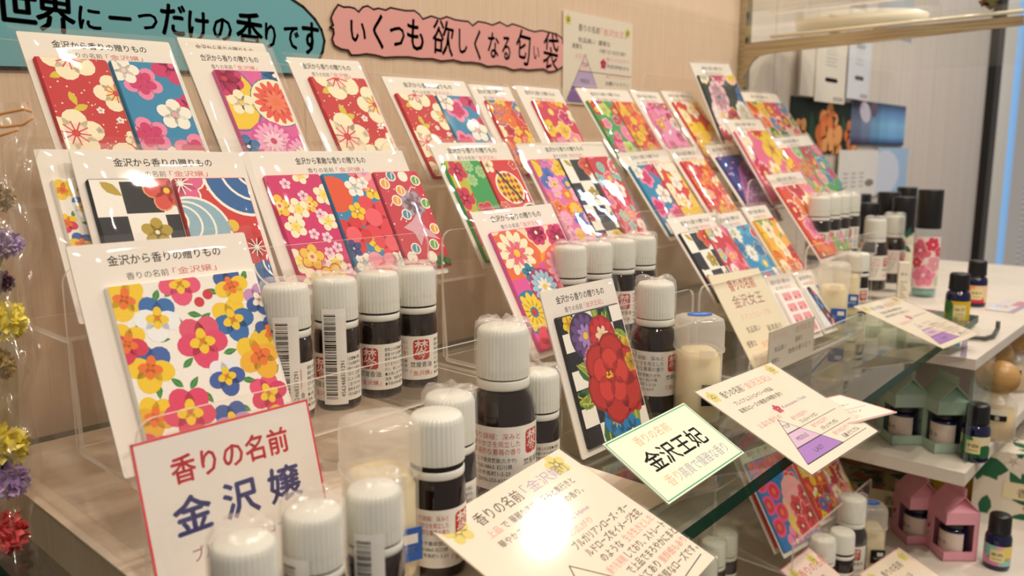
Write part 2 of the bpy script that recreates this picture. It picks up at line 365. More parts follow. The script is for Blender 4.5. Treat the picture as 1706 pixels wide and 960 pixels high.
def f_trinket(A):
    w, h = A.w, A.h
    for i, (x, y) in enumerate(((.15, .88), (.35, .96), (.62, .95), (.88, .90), (.28, .70), (.38, .55), (.15, .12), (.75, .22), (.9, .38), (.3, .2), (.6, .1), (.92, .65), (.45, .80))):
        c = ('e8a33c', '3a8fa8', WHT, '6aa848')[i % 4]; A.nxt(); A.disc(x * w, y * h, .11 * w, WHT, None); A.disc(x * w, y * h, .085 * w, c, A.L + 1); A.line([(x * w, y * h - .06 * w), (x * w + .03 * w, y * h + .06 * w)], .02 * w, CRM, A.L + 2)
    for x, y in ((.2, .5), (.62, .78), (.1, .65), (.5, .3)): A.line([(x * w, y * h), (x * w + .1 * w, y * h + .1 * w), (x * w + .2 * w, y * h + .08 * w)], .025 * w, 'f2c8c8', 10)
    A.flower(.62 * w, .66 * h, .26 * w, 'b49aa8', 'd8c4cc', 8, .2, '907888'); A.poly([(.2 * w, .42 * h), (.45 * w, .48 * h), (.62 * w, .55 * h), (.7 * w, .40 * h), (.95 * w, .26 * h), (.6 * w, .32 * h), (.45 * w, .22 * h), (.4 * w, .36 * h)], 'dba6b4', 16)
    A.flower(.8 * w, .02 * h, .2 * w, '3f7a48', CRM, 6); A.dots(5, 25, .014 * w, WHT)
def f_pansy(A):
    w, h = A.w, A.h
    P = [(.08, .92, .11, YEL, YEL, ORG), (.45, .97, .11, 'e04068', 'e8507a', YEL), (.80, .92, .10, '2f5aa0', YEL, ORG), (.25, .78, .115, '2c6cb0', 'f2f4f4', YEL), (.98, .80, .09, 'c890c0', '2f5aa0', WHT), (.03, .66, .10, YEL, 'd83050', ORG),
         (.75, .70, .12, YEL, '2c6cb0', YEL), (.50, .60, .135, 'e05070', 'e0406a', YEL), (.13, .50, .12, '3a62a8', YEL, ORG), (.87, .45, .13, YEL, 'f0b424', ORG), (.60, .36, .10, 'eef0f4', '3a5aa4', YEL), (1.0, .58, .09, '2f5aa0', YEL, ORG),
         (.30, .20, .13, 'e04068', 'e04068', YEL), (.86, .20, .11, 'e8507a', 'd83060', YEL), (.08, .22, .10, YEL, 'e8b020', ORG), (.56, .08, .11, '2f5aa0', 'c890c0', YEL), (.02, .02, .1, 'e04068', PNK, YEL), (.85, .0, .1, YEL, ORG, RED)]
    for x, y, a in ((.30, .95, 4.2), (.33, .90, .6), (.12, .70, 1.5), (.2, .66, -.2), (.40, .72, 2.2), (.52, .72, .5), (.70, .88, 2.8), (.9, .93, 1.2), (.62, .50, .1), (.33, .46, .6), (.30, .35, 2.3), (.34, .33, .8), (.15, .40, 4.6), (.70, .32, -.3), (.92, .30, .8), (.45, .78, -.3), (.93, .62, 3.9), (.2, .1, .4), (.7, .12, 2.5), (.42, .3, 5.2)):
        A.leaf(x * w, y * h, .10 * w, a, '2e8438', '6aa83c')
    for x, y, r, t, l, c in P: A.pansy(x * w, y * h, r * w * 1.28, t, l, c, (x - .5) * .8)
    for x, y in ((.55, .84), (.62, .88)): A.nxt(); A.disc(x * w, y * h, .035 * w, 'd02a3a')
def f_green(A):
    w, h = A.w, A.h
    A.poly([(0, 0), (.55 * w, 0), (.35 * w, h * .5), (.5 * w, h), (0, h)], 'b9b828', 0)
    for x, y, r in ((.25, .90, .25), (.12, .62, .27), (.6, .46, .25), (.15, .22, .27), (.5, .10, .24), (.02, .40, .2)): A.flower(x * w, y * h, r * w, 'c41f4a', 'e2607c', 5, x * 8, 'e09a50'); A.leaf(x * w + .2 * w, y * h, .16 * w, .8, 'c8442c')
    for x, y in ((.55, .80), (.6, .95), (.9, .88), (.9, .3), (.75, .15)): A.mum(x * w, y * h, .16 * w, '9fcf90', YEL, 8)
    A.flower(.85 * w, .05 * h, .22 * w, '1f66a4', CRM, 6)
def f_temari(A):
    w, h = A.w, A.h
    A.flower(.1 * w, .95 * h, .2 * w, CRM, RED); A.disc(.5 * w, .70 * h, .40 * w, WHT, 4, 28); A.disc(.5 * w, .70 * h, .36 * w, 'e9c21c', 5, 28)
    for i in range(-2, 3):
        for j in range(-2, 3):
            if i * i + j * j < 6: A.poly([((.5 + i * .13) * w, (.70 * h + j * .15 * w - .07 * w)), ((.56 + i * .13) * w, .70 * h + j * .15 * w), ((.5 + i * .13) * w, .70 * h + j * .15 * w + .07 * w), ((.44 + i * .13) * w, .70 * h + j * .15 * w)], 'a8382c', 6)
    A.line([(.3 * w, .88 * h), (.5 * w, .72 * h), (.72 * w, .54 * h)], .06 * w, BLK, 8); A.disc(.85 * w, .36 * h, .36 * w, WHT, 10, 28); A.disc(.85 * w, .36 * h, .32 * w, '241e20', 11, 28)
    for k in range(5): A.line([(.6 * w, (.25 + k * .05) * h), (1.1 * w, (.48 - k * .03) * h)], .02 * w, 'b8a83c', 12)
    for x, y in ((.1, .5), (.2, .3), (.1, .1), (.5, .1), (.9, .95)): A.flower(x * w, y * h, .13 * w, 'e0504c', CRM, 5, x * 9, CRM)
def f_mums(A):
    w, h = A.w, A.h
    A.poly(ell(.35 * w, .98 * h, .62 * w, .30 * h), 'f0a028', 0); A.poly(ell(.45 * w, 1.0 * h, .5 * w, .24 * h), 'f4d9b0', 1); A.poly(ell(.0, .78 * h, .55 * w, .2 * h), 'ea6b2c', 2)
    A.mum(.22 * w, .80 * h, .24 * w, CRM, YEL, 12, 'e46a34', 'e8607c'); A.flower(.6 * w, .95 * h, .14 * w, MAG, CRM, 8); A.flower(.88 * w, .88 * h, .15 * w, MAG, CRM, 8)
    A.mum(.78 * w, .60 * h, .24 * w, 'f3a8c0', YEL, 14, 'e66a4c', 'fbd8e0'); A.mum(.40 * w, .48 * h, .18 * w, '9ecbe0', YEL, 14, 'b02468', WHT); A.flower(1.0 * w, .72 * h, .16 * w, 'c02868', CRM, 9)
    A.mum(.60 * w, .26 * h, .25 * w, 'f8b8d4', YEL, 16, 'd8388c', WHT); A.mum(.12 * w, .30 * h, .2 * w, 'f0d030', RED, 12, '1c7ca0'); A.flower(.95 * w, .4 * h, .14 * w, YEL, GRN, 6); A.flower(.28 * w, .62 * h, .1 * w, '1c7ca0', WHT)
    A.flower(.75 * w, .02 * h, .3 * w, 'd8242c', YEL, 6, .2, 'f4a0a0'); A.leaf(.3 * w, .1 * h, .3 * w, 1.0, 'd8242c'); A.flower(.2 * w, .0, .22 * w, 'e23c5c', CRM, 7); A.dots(4, 20, .02 * w, 'f6c030')
def f_peony(A):
    w, h = A.w, A.h
    for j in range(-1, 8):
        for i in range(4):
            if (i + j) % 2: A.rect((i * .3 - .08) * w, (i * .3 + .22) * w, j * .145 * h, (j + 1) * .145 * h, WHT, 0)
    for x, y, a, l in ((.35, .74, 2.2, .3), (.1, .62, -.8, .3), (.25, .4, 3.4, .34), (.65, .76, 1.2, .34), (.55, .90, 1.4, .26), (.75, .80, -.9, .4), (.35, .18, 4.6, .4), (.78, .22, 4.4, .38), (.2, .3, 2.6, .3), (.6, .12, 4.9, .35), (.7, .66, .3, .3)):
        A.L = 3; A.leaf(x * w, y * h, l * w, a, '2f6a34', 'c8b83c'); A.L = 4; A.leaf(x * w + .03 * w, y * h, l * w * .8, a + .35, '87a83a', 'd8d060')
    A.mum(.34 * w, .82 * h, .22 * w, '6a4a86', YEL, 12, '3c2a50', 'a888c0'); A.mum(.60 * w, .78 * h, .20 * w, 'cc2a2e', YEL, 10, 'a81c24', 'f0d8b8'); A.mum(.40 * w, .60 * h, .17 * w, WHT, YEL, 16, 'b06890', 'f0d0dc')
    A.flower(.62 * w, .44 * h, .42 * w, 'c0281e', None, 6, .3, '9a1a18', None, None, .46); A.flower(.58 * w, .46 * h, .27 * w, 'd6382c', None, 5, .1, 'b02420', None, None, .46); A.flower(.62 * w, .32 * h, .26 * w, 'd23a2c', None, 4, .9, 'a01c1a', None, None, .46); A.dots(2, 0, .01, YEL)
    for k in range(8): A.disc((.55 + .04 * math.cos(k)) * w, (.47 + .02 * math.sin(k * 2)) * h, .014 * w, YEL, 31)
    A.L = 0; A.flower(.5 * w, .14 * h, .2 * w, '2380bc', YEL, 6, .2, '14507c', '2f9ad8', YEL, .5); A.flower(.92 * w, .44 * h, .17 * w, '2380bc', YEL, 6, .5, '14507c', '2f9ad8', YEL, .5); A.flower(.82 * w, .24 * h, .17 * w, 'cc2a2e', YEL, 5)
    A.flower(.95 * w, .62 * h, .14 * w, 'e8b820', '7a3c14', 8); A.flower(.95 * w, .52 * h, .1 * w, 'e8b820', '7a3c14', 8); A.flower(.7 * w, .0, .16 * w, '2380bc', YEL, 6); A.flower(.14 * w, .94 * h, .1 * w, YEL, ORG, 6)
def f_circles(A):
    w, h = A.w, A.h
    for x, y in ((.1, .75), (.3, .88), (.32, .62), (.08, .5), (.3, .38), (.1, .25), (.55, .95), (.05, .98)): A.nxt(); A.poly(ell(x * w, y * h, .14 * w, .11 * h), 'ea4a8c'); A.poly(ell(x * w, y * h, .10 * w, .08 * h), 'd8303c', A.L + 1); A.disc(x * w, y * h, .04 * w, 'ee6a50', A.L + 2)
    A.poly(ell(.75 * w, .45 * h, .3 * w, .28 * h), 'f2a8a8', 12); A.poly(ell(.55 * w, .3 * h, .2 * w, .25 * h), 'f0cc5c', 11)
    for x, y, r in ((.8, .6, .18), (.7, .35, .16), (.9, .22, .2), (.62, .15, .14), (.98, .45, .15)): A.flower(x * w, y * h, r * w, 'd8343c', CRM, 6, x, 'f4b0b0')
    A.flower(.35 * w, .04 * h, .2 * w, PNK, CRM); A.flower(.9 * w, .95 * h, .25 * w, 'd8343c', PNK)
def f_purple(A):
    w, h = A.w, A.h
    for j in range(14): A.rect((j % 3) * .2 * w, ((j % 3) * .2 + .12) * w, j * .08 * h, j * .08 * h + .02 * h, 'e07a9a', 1)
    A.poly([(0, 0), (w, 0), (w, h * .9), (.55 * w, h * .8), (0, .3 * h)], '94589e', 3)
    for x, y, r, q in scatter(6, w, h, .13 * w):
        if y < .3 * h + .6 * x * h / w and y < .8 * h: A.disc(x, y, .03 * w, 'dca8d0', 5, 7)
    A.line([(0, .3 * h), (.55 * w, .8 * h), (w, .9 * h)], .03 * w, 'c86a98', 6)
def f_faces(A):
    w, h = A.w, A.h
    for j in range(4):
        for i in range(2):
            x, y = (.12 + .44 * i) * w, (.04 + .245 * j) * h; A.L = 1; A.poly(rrect(x, x + .36 * w, y, y + .18 * h, .03 * w), 'f3a3a8'); A.disc(x + .08 * w, y + .05 * h, .025 * w, BLK, 3, 8); A.disc(x + .28 * w, y + .07 * h, .03 * w, 'd8606c', 3, 8)
def f_kimono(A):
    w, h = A.w, A.h
    A.poly([(.05 * w, .95 * h), (.3 * w, h), (.5 * w, .75 * h), (.62 * w, .4 * h), (.9 * w, .0), (.4 * w, 0), (.2 * w, .45 * h)], '20366e', 1)
    A.poly([(.3 * w, .45 * h), (.62 * w, .4 * h), (.9 * w, .0), (.4 * w, .0)], '6a2030', 2); A.poly([(.28 * w, h), (.42 * w, .85 * h), (.5 * w, .65 * h), (.3 * w, .8 * h)], 'd8434c', 3); A.disc(.16 * w, .95 * h, .1 * w, '181414', 4)
    A.dots(7, 20, .025 * w, '4f94c8')
    for x, y in ((.3, .6), (.42, .5), (.35, .72)): A.flower(x * w, y * h, .1 * w, '3c86c8', WHT)
    for x, y in ((.5, .25), (.62, .12), (.55, .05)): A.flower(x * w, y * h, .08 * w, 'e8b8b8', RED)
    A.poly([(.7 * w, h), (w, h), (w, .5 * h), (.86 * w, .62 * h)], '7f8fb8', 1); A.flower(.95 * w, .35 * h, .12 * w, 'd86a7c', CRM)
def f_multi(cols, seed, d=.36, n=5, two=None):
    def fn(A):
        w = A.w
        for x, y, r, q in scatter(seed, A.w, A.h, d * min(A.w, A.h)):
            c = q.choice(cols); k = q.random(); s = d * min(A.w, A.h) * (.42 + .3 * r)
            if k < .6: A.flower(x, y, s, c, q.choice(cols), n, r * 6, q.choice((None, None, WHT, YEL)), q.choice((None, two or YEL)))
            elif k < .85: A.mum(x, y, s * .95, c, YEL, 12, q.choice(cols))
            else: A.leaf(x - s * .5, y, s * 1.6, r * 6, q.choice(cols))
    return fn
FAB = {'redsak': (RED, f_redsak), 'bluesak': (BLU, f_bluesak), 'pinkmum': ('df5ba0', f_pinkmum), 'bw': (BLK, f_bw), 'wave': ('d12a2c', f_wave), 'magenta': (MAG, f_magenta), 'bluered': (BLU, f_bluered),
       'trinket': ('c93446', f_trinket), 'pansy': ('f5f0e6', f_pansy), 'green': ('2f9a4c', f_green), 'temari': ('d32a2e', f_temari), 'mums': ('e052a0', f_mums), 'peony': (BLK, f_peony), 'circles': ('2174b8', f_circles),
       'purple': ('2c3684', f_purple), 'faces': ('faf4ee', f_faces), 'kimono': ('eef0ee', f_kimono),
       'redgold': ('d4302e', f_multi(['f3c838', ORG, CRM, 'e85a3c', 'f0a090'], 21, .26)), 'redpink': ('cf2840', f_multi([PNK, CRM, YEL, 'e8603c', MAG], 22, .33)), 'greenblue': ('3c9c4c', f_multi(['2f86c4', PNK, RED, 'c8dc60', MAG], 23, .34)),
       'redvine': ('d8442a', f_multi([ORG, YEL, RED, 'f2b040'], 24, .30, 8)), 'pinkblue': ('e890c0', f_multi([MAG, '3f8fc8', 'f0b060', PNK, WHT], 25, .30, 9)), 'redwhite': ('d6332c', f_multi([CRM, WHT, YEL, 'f3cb22'], 26, .42)),
       'blackwhite': ('1c2a24', f_multi([WHT, 'f4c8d4', 'c8405c', YEL, '3f70b0', WHT], 27, .36, 9)), 'rainbow': ('e8c8b8', f_multi([RED, YEL, '3f8fc8', ORG, MAG, GRN], 28, .29, 8)), 'pinkred': ('e86a94', f_multi([RED, CRM, YEL, 'f8c8d4', MAG], 29, .36)),
       'redgreen': ('d84a30', f_multi([RED, '7fa848', ORG, CRM, PNK], 30, .34)), 'pinkgreen': ('e8607c', f_multi(['8cc080', CRM, YEL, RED, ORG], 31, .32)), 'lilac': ('dd6fb0', f_multi([YEL, ORG, PNK, '4a6fc0', 'f4b0d4'], 32, .33)),
       'redspring': ('cc2a3c', f_multi([WHT, PNK, '8fc8c0', 'e8607c'], 33, .34)), 'bluekoi': ('2a8cc0', f_multi(['2a7ab4', 'd83a50', WHT, '4fa8d0'], 34, .42)), 'orange': ('f0b040', f_multi([ORG, RED, YEL, CRM, '8fa848'], 35, .32)), 'redyellow': ('d83020', f_multi([YEL, RED, ORG, '3f70c0', CRM], 36, .29))}
# ------------------------------------------------------------------ packs
_sach = {}
def sachet(parent, x, y, w, h, z, fab):
    bg, fn = FAB[fab]; k = (fab, round(w, 4), round(h, 4))
    if k not in _sach:
        mb = MB(); t = .0026; b = .0010; bm = mat(bg, 'cloth')
        P0 = rrect(0, w, 0, h, .0015, 3); P1 = rrect(b, w - b, b, h - b, .0012, 3); n = len(P0)
        vs = [(a, c, 0) for a, c in P0] + [(a, c, t - b) for a, c in P0] + [(a, c, t) for a, c in P1]
        fs = [(i, (i + 1) % n, n + (i + 1) % n, n + i) for i in range(n)] + [(n + i, n + (i + 1) % n, 2 * n + (i + 1) % n, 2 * n + i) for i in range(n)]
        mb.mesh(vs, fs, bm, True); mb.mesh(vs, [tuple(range(2 * n, 3 * n)), tuple(range(n - 1, -1, -1))], bm)
        A = Art(w - 1.6 * b, h - 1.6 * b, 'cloth'); fn(A); A.emit(mb, lambda px, py, d: (px + .8 * b, py + .8 * b, t + d), .000004)
        o = mb.build('sachet', parent); _sach[k] = o.data
    else:
        o = bpy.data.objects.new('sachet', _sach[k]); COL.objects.link(o); o.parent = parent
    o.location = (x, y, z); return o
def film(w, h, z, seed, amp=.0007, flare=.004):
    q = random.Random(seed); ph = [(q.uniform(0, 6), q.uniform(60, 200), q.uniform(60, 260), q.uniform(.3, 1)) for _ in range(5)]
    nx, ny = 14, 18; vs = []; x0, x1 = -w / 2 - flare, w / 2 + flare
    for j in range(ny + 1):
        for i in range(nx + 1):
            x = x0 + (x1 - x0) * i / nx; y = (h + flare * .8) * j / ny
            d = sum(a * math.sin(p + kx * x + ky * y) for p, kx, ky, a in ph) / 3
            e = min(1, min(i, nx - i, ny - j) / 1.6); zz = z * (.25 + .75 * e) + amp * d * (.4 + .6 * e)
            vs.append((x, y, max(zz, z * .8) if 1 < i < nx - 1 and j < ny - 1 else zz))
    return vs, [(j * (nx + 1) + i, j * (nx + 1) + i + 1, (j + 1) * (nx + 1) + i + 1, (j + 1) * (nx + 1) + i) for j in range(ny) for i in range(nx)]
SCENT = {'A': '「金沢嬢」', 'B': '「金沢王妃」', 'C': '「金沢女王」'}
_pk = [0]
def pack(label, row, th, TL, TR, fabs, sc='A', head=.0165, marg=.0035, mleft=None, mright=None, W=None, lift=0.0, hmax=.112, title='金沢から香りの贈りもの', group=None, gap=.0012, foot=.004):
    y0, z0 = row; _pk[0] += 1
    y0 = y0 - lift * math.cos(R_(th)); z0 = z0 + lift * math.sin(R_(th)) * 0
    xa, sa = onpl(*TL, y0, z0, th); xb, sb = onpl(*TR, y0, z0, th)
    phi = max(-.09, min(.09, math.atan2(sb - sa, xb - xa))); W = W or (xb - xa) / math.cos(phi)
    tx, ts = xa + W / 2 * math.cos(phi), (sa + sb) / 2
    H = min(hmax, (ts - abs(math.sin(phi)) * W / 2 - .0006) / math.cos(phi))
    bx, bs = tx + math.sin(phi) * H, ts - math.cos(phi) * H
    e = Vector((0, math.sin(R_(th)), math.cos(R_(th)))); P = Vector((bx, y0, z0)) + e * bs
    t = thing('sachet_pack', label, 'sachet pack', mtx=plane_matrix(P.x, P.y, P.z, th, phi), group=group)
    mb = MB(); mb.prism(rrect(-W / 2, W / 2, 0, H, .001, 2), 0, .0009, mat('efe7dc', 'paper'))
    A = Art(W, H, 'ink', False)
    tw = min(W * .66, .052); A.text(title, W / 2, H - head * .52, .005, '2a2424', 'c', fit=tw, bold=.009)
    A.text('香りの名前', W * .5 - tw * .02, H - head * .88, .0036, '3a3030', 'r', fit=tw * .36); A.text(SCENT[sc], W * .5 + tw * .02, H - head * .88, .0036, 'd2504e', 'l', fit=tw * .40)
    A.emit(mb, lambda x, y, d: (x - W / 2, y, .0009 + d)); mb.build('backing_card', t)
    ml = marg if mleft is None else mleft; mr = marg if mright is None else mright; n = len(fabs)
    sw = (W - ml - mr - gap * (n - 1)) / n; sh = H - head - foot
    for i, f in enumerate(fabs): sachet(t, -W / 2 + ml + i * (sw + gap), foot, sw, sh, .001, f)
    mb = MB(); vs, fs = film(W, H, .0068, _pk[0]); mb.mesh(vs, fs, M_FILM, True); mb.build('plastic_sleeve', t)
    return t
# ------------------------------------------------------------------ the setting
def sbox(name, x0, x1, y0, y1, z0, z1, m, edge=None):
    mb = MB(); mb.box(x0, x1, y0, y1, z0, z1, m, edge); return struct(mb.build(name))
WY = .56
sbox('wall_back', -.9, 1.094, WY, WY + .03, -.9, 1.1, M_WALL)
sbox('wall_right', 1.094, 2.505, WY, WY + .03, -.9, 1.1, M_WALL2)
mb = MB()
for k in range(1, 12): mb.box(1.094 + k * .118, 1.0945 + k * .118, WY - .0006, WY + .001, -.3, 1.05, mat('c2b7ad', 'paper'))
struct(mb.build('trim_2'))
mb = MB(); mb.box(1.094, 1.108, WY - .012, WY + .02, -.6, 1.0, M_STEEL)
for k in range(40):
    mb.box(1.0915, 1.0975, WY - .0126, WY - .0118, -.5 + k * .034, -.482 + k * .034, M_BLACK)
struct(mb.build('trim_1'))
sbox('floor', -.9, 3.6, -1.6, .6, -.93, -.9, M_FLOOR)
mb = MB(); mb.box(2.505, 2.57, WY - .02, WY + .05, -.9, 1.1, mat('15110f', 'plastic')); struct(mb.build('trim_3'))
m = bpy.data.materials.new('daylight_pane'); m.use_nodes = True; b = m.node_tree.nodes['Principled BSDF']
b.inputs['Base Color'].default_value = lin('7fb4e8'); b.inputs['Emission Color'].default_value = lin('8cc0f4'); b.inputs['Emission Strength'].default_value = .75
mb = MB(); mb.box(2.57, 2.74, WY - .015, WY + .03, -.9, 1.1, M_WHITE); mb.box(2.74, 3.02, WY + .02, WY + .03, -.9, 1.1, m); mb.box(2.80, 2.812, WY + .005, WY + .02, -.9, 1.1, M_WHITE)
struct(mb.build('window_1'))
mb = MB(); vs = []; fs = []
for i in range(60):
    x = 2.93 + i * .012; y = .40 + .012 * math.sin(i * 1.3)
    vs += [(x, y, -.9), (x, y, 1.1)]
fs = [(2 * i, 2 * i + 2, 2 * i + 3, 2 * i + 1) for i in range(59)]
mb.mesh(vs, fs, mat('a8917c', 'paper'), True)
vs2 = [(x, y + .003, z) for x, y, z in vs]; mb.mesh(vs2, [f[::-1] for f in fs], mat('a8917c', 'paper'), True)
tag(mb.build('curtain'), 'beige fabric curtain at the right edge beside the bright window', 'curtain')
for x, lab in ((2.80, 'beaded strand hanging nearest the white window frame'), (2.88, 'beaded strand hanging against the beige curtain edge')):
    mb = MB(); mb.tube([(x, WY - .06, -.5), (x, WY - .06, 1.0)], .001, mat('d8d0c8', 'plastic'), 5)
    for k in range(90): mb.ball((x, WY - .06, -.45 + k * .016), .0055, mat('d9cfc6', 'gloss'), 8)
    tag(mb.build('bead_strand'), lab, 'bead strand', 'bead strands at the window')

# glass shelf, boards
gx0, gx1 = .095, .99
mb = MB(); P = [(gx0, .172), (gx1, .208), (gx1, .545), (gx0, .545)]
vs = [(x, y, -.008) for x, y in P] + [(x, y, 0) for x, y in P]
mb.mesh(vs, [(3, 2, 1, 0), (4, 5, 6, 7)], M_GLASS); mb.mesh(vs, [(0, 1, 5, 4), (1, 2, 6, 5), (2, 3, 7, 6), (3, 0, 4, 7)], M_GEDGE)
tag(mb.build('glass_shelf'), 'clear glass shelf with dark green edge carrying the acrylic racks', 'shelf')
mb = MB(); mb.box(.127, .352, .205, .53, .0003, .0012, noisy('veneer_sheet', 'e4d4be', 'eddfcc', 40, .4, (.4, 10, 1)))
tag(mb.build('base_sheet'), 'thin beige sheet lying on the glass under the leftmost rack', 'sheet')
mb = MB(); mb.box(-.5, .12, .17, .553, -.9, -.012, M_DARK)
tag(mb.build('base_cabinet'), 'dark cabinet below the left end of the glass shelf', 'cabinet')
mb = MB(); mb.box(.30, 1.6, .085, .553, -.26, -.245, M_BOARD)
tag(mb.build('lower_shelf_board'), 'long white board carrying the lowest bottles and pink cartons', 'shelf')
un = thing('side_shelf_unit', 'white shelf unit at the right end of the glass shelf', 'shelf unit', (.825, .172, -.245))
mb = MB(); mb.box(0, .75, 0, .375, .223, .233, M_BOARD); mb.build('upper_board', un)
mb = MB(); mb.box(0, .75, 0, .375, .110, .123, M_BOARD); mb.build('middle_board', un)
mb = MB(); mb.box(.62, .635, .004, .370, .0005, .110, M_BOARD); mb.box(.62, .635, .004, .370, .123, .223, M_BOARD); mb.build('end_panel', un)
mb = MB(); mb.box(.028, .110, .006, .009, .123, .223, M_PANE); mb.build('clear_support', un)
mb = MB(); mb.box(.05, .62, .366, .372, .0005, .110, M_BOARD); mb.box(.05, .62, .366, .372, .123, .223, M_BOARD); mb.build('back_panel', un)
# upper shelf and its steel bracket
mb = MB(); mb.box(-.35, 1.085, .30, .556, .346, .354, M_UPGLASS); tag(mb.build('upper_glass_shelf'), 'upper glass shelf running along the wall above the signs', 'shelf')
BX = 1.0895
pts = [onx(u, v, BX) for u, v in ((1227, 131), (1236, 131), (1246, 118), (1254, 103), (1264, 94), (1280, 90), (1300, 87), (1500, 65.5), (1706, 42.5), (1706, 26), (1500, 45), (1300, 66), (1227, 74))]
br = thing('shelf_bracket', 'long brushed steel bracket bar reaching from the slotted post to the right', 'bracket', (BX, WY - .012, pts[0].z))
o0 = Vector((BX, WY - .012, pts[0].z)); pl = [(p.y - o0.y, p.z - o0.z) for p in pts]; pl = [(min(a, -.0005), c) for a, c in pl]
mb = MB(); vs = [(s, a, c) for s in (-.002, .002) for a, c in pl]; n = len(pl)
mb.mesh(vs, [tuple(range(n)), tuple(range(2 * n - 1, n - 1, -1))] + [(i, n + i, n + (i + 1) % n, (i + 1) % n) for i in range(n)], M_STEEL); mb.build('bracket_plate', br)
mb = MB(); a = onx(1285, 63, BX); c = onx(1706, 20, BX)
mb.tube([(-.003, a.y - o0.y, a.z - o0.z + .001), (-.003, c.y - o0.y, c.z - o0.z + .001)], .0022, mat('efe6c8', 'gloss'), 8); mb.build('highlight_rod', br)  # pale rod stands in for the bright highlight along the bracket's top edge
mb = MB(); z0 = pts[11].z + .008; mb.box(1.092, 1.75, .16, .553, z0, z0 + .008, M_UPGLASS); tag(mb.build('upper_glass_shelf'), 'short upper glass shelf resting on the steel bracket at the right', 'shelf')
z0 += .0085
mb = MB(); mb.lathe([(.0, 0), (.075, 0), (.083, .004), (.088, .02), (.084, .02), (.078, .006), (0, .005)], mat('fbf2d8', 'plastic'), 40, capped=False)
p = onz(1325, 10, z0); tag(mb.build('dish', None, (1.22, .44, z0)), 'pale glossy dish on the short upper glass shelf', 'dish')
lf = thing('dried_leaf_sprig', 'brown and green dried leaf sprig at the bracket tip', 'dried leaf', tuple(onx(1650, 12, 1.10)))
q = random.Random(5)
for i in range(6):
    mb = MB(); c = ('6b4a2c', '7d8a58', '8a6a44')[i % 3]; a = q.uniform(-.9, .9) + (math.pi if i % 2 else 0); l = .03
    for s in (0, .0006): mb.face([(l * t * math.cos(a) - w * math.sin(a) * .01, l * t * math.sin(a) + w * math.cos(a) * .01, s + .006 * math.sin(t * 3) + i * .002) for t, w in ((0, 0), (.3, .7), (.6, .8), (1, 0), (.6, -.8), (.3, -.7))], mat(c, 'matte'))
    mb.build('leaf', lf)

# ------------------------------------------------------------------ acrylic racks
LY = (.442, .382, .318)
def rrlip(x0, x1, z0, z1, r=.008): return [(x0, z0), (x1, z0)] + [(x1 - r + r * math.cos(R_(a)), z1 - r + r * math.sin(R_(a))) for a in (0, 22, 45, 68, 90)] + [(x0 + r + r * math.cos(R_(a)), z1 - r + r * math.sin(R_(a))) for a in (90, 112, 135, 158, 180)]
def rack(label, x0, x1, fl=(.150, .094, .043), lips=(.183, .126, .070), top=.236, dz=0.0):
    t = thing('acrylic_rack', label, 'display rack', ((x0 + x1) / 2, LY[2], dz), 'clear acrylic racks'); w = (x1 - x0) / 2
    def sheet(nm, y, z0, z1):
        mb = MB(); P = rrlip(-w, w, z0 - dz, z1 - dz); n = len(P)
        vs = [(x, y - LY[2], z) for x, z in P] + [(x, y - LY[2] + .002, z) for x, z in P]
        mb.mesh(vs, [tuple(range(n)), tuple(range(2 * n - 1, n - 1, -1))], M_ACR); mb.mesh(vs, [(i, n + i, n + (i + 1) % n, (i + 1) % n) for i in range(n)], M_EDGE); mb.build(nm, t)
    sheet('front_lip', LY[2], fl[2] - .001, lips[2]); sheet('front_lip', LY[1], fl[2], lips[1]); sheet('front_lip', LY[0], fl[1], lips[0]); sheet('back_panel', .511, .001 + dz, top)
    ys = (LY[0], LY[1], LY[2]); ye = (.510, LY[0] - .0004, LY[1] - .0004)
    for k in range(3):
        mb = MB(); mb.box(-w, w, ys[k] + .0021 - LY[2], ye[k] - LY[2], fl[k] - .002 - dz, fl[k] - dz, M_ACR, {'-x': M_EDGE, '+x': M_EDGE, '-y': M_EDGE}); mb.build('tier_floor', t)
    S_ = [(LY[2] + .003, .001), (.509, .001), (.509, fl[0] - .003), (LY[0] + .003, fl[0] - .003), (LY[0] - .001, fl[1] - .003), (LY[1] + .003, fl[1] - .003), (LY[1] - .001, fl[2] - .003), (LY[2] + .003, fl[2] - .003)]
    for sx in (-w + .0005, w - .0025):
        mb = MB(); n = len(S_); vs = [(sx + d, y - LY[2], z) for d in (0, .002) for y, z in S_]
        mb.mesh(vs, [tuple(range(n)), tuple(range(2 * n - 1, n - 1, -1))], M_ACR); mb.mesh(vs, [(i, n + i, n + (i + 1) % n, (i + 1) % n) for i in range(n)], M_EDGE); mb.build('side_panel', t)
    return t
rack('clear three tier acrylic rack at the left on the beige sheet', .130, .345)
rack('clear three tier acrylic rack holding the checked triple pack and chrysanthemum pack', .357, .566)
rack('clear three tier acrylic rack between the middle rack and the tallest rack', .576, .775)
FD = (.168, .116, .060)
rack('tall clear acrylic rack farthest along the glass shelf', .783, .985, FD, (.197, .148, .085), .262)

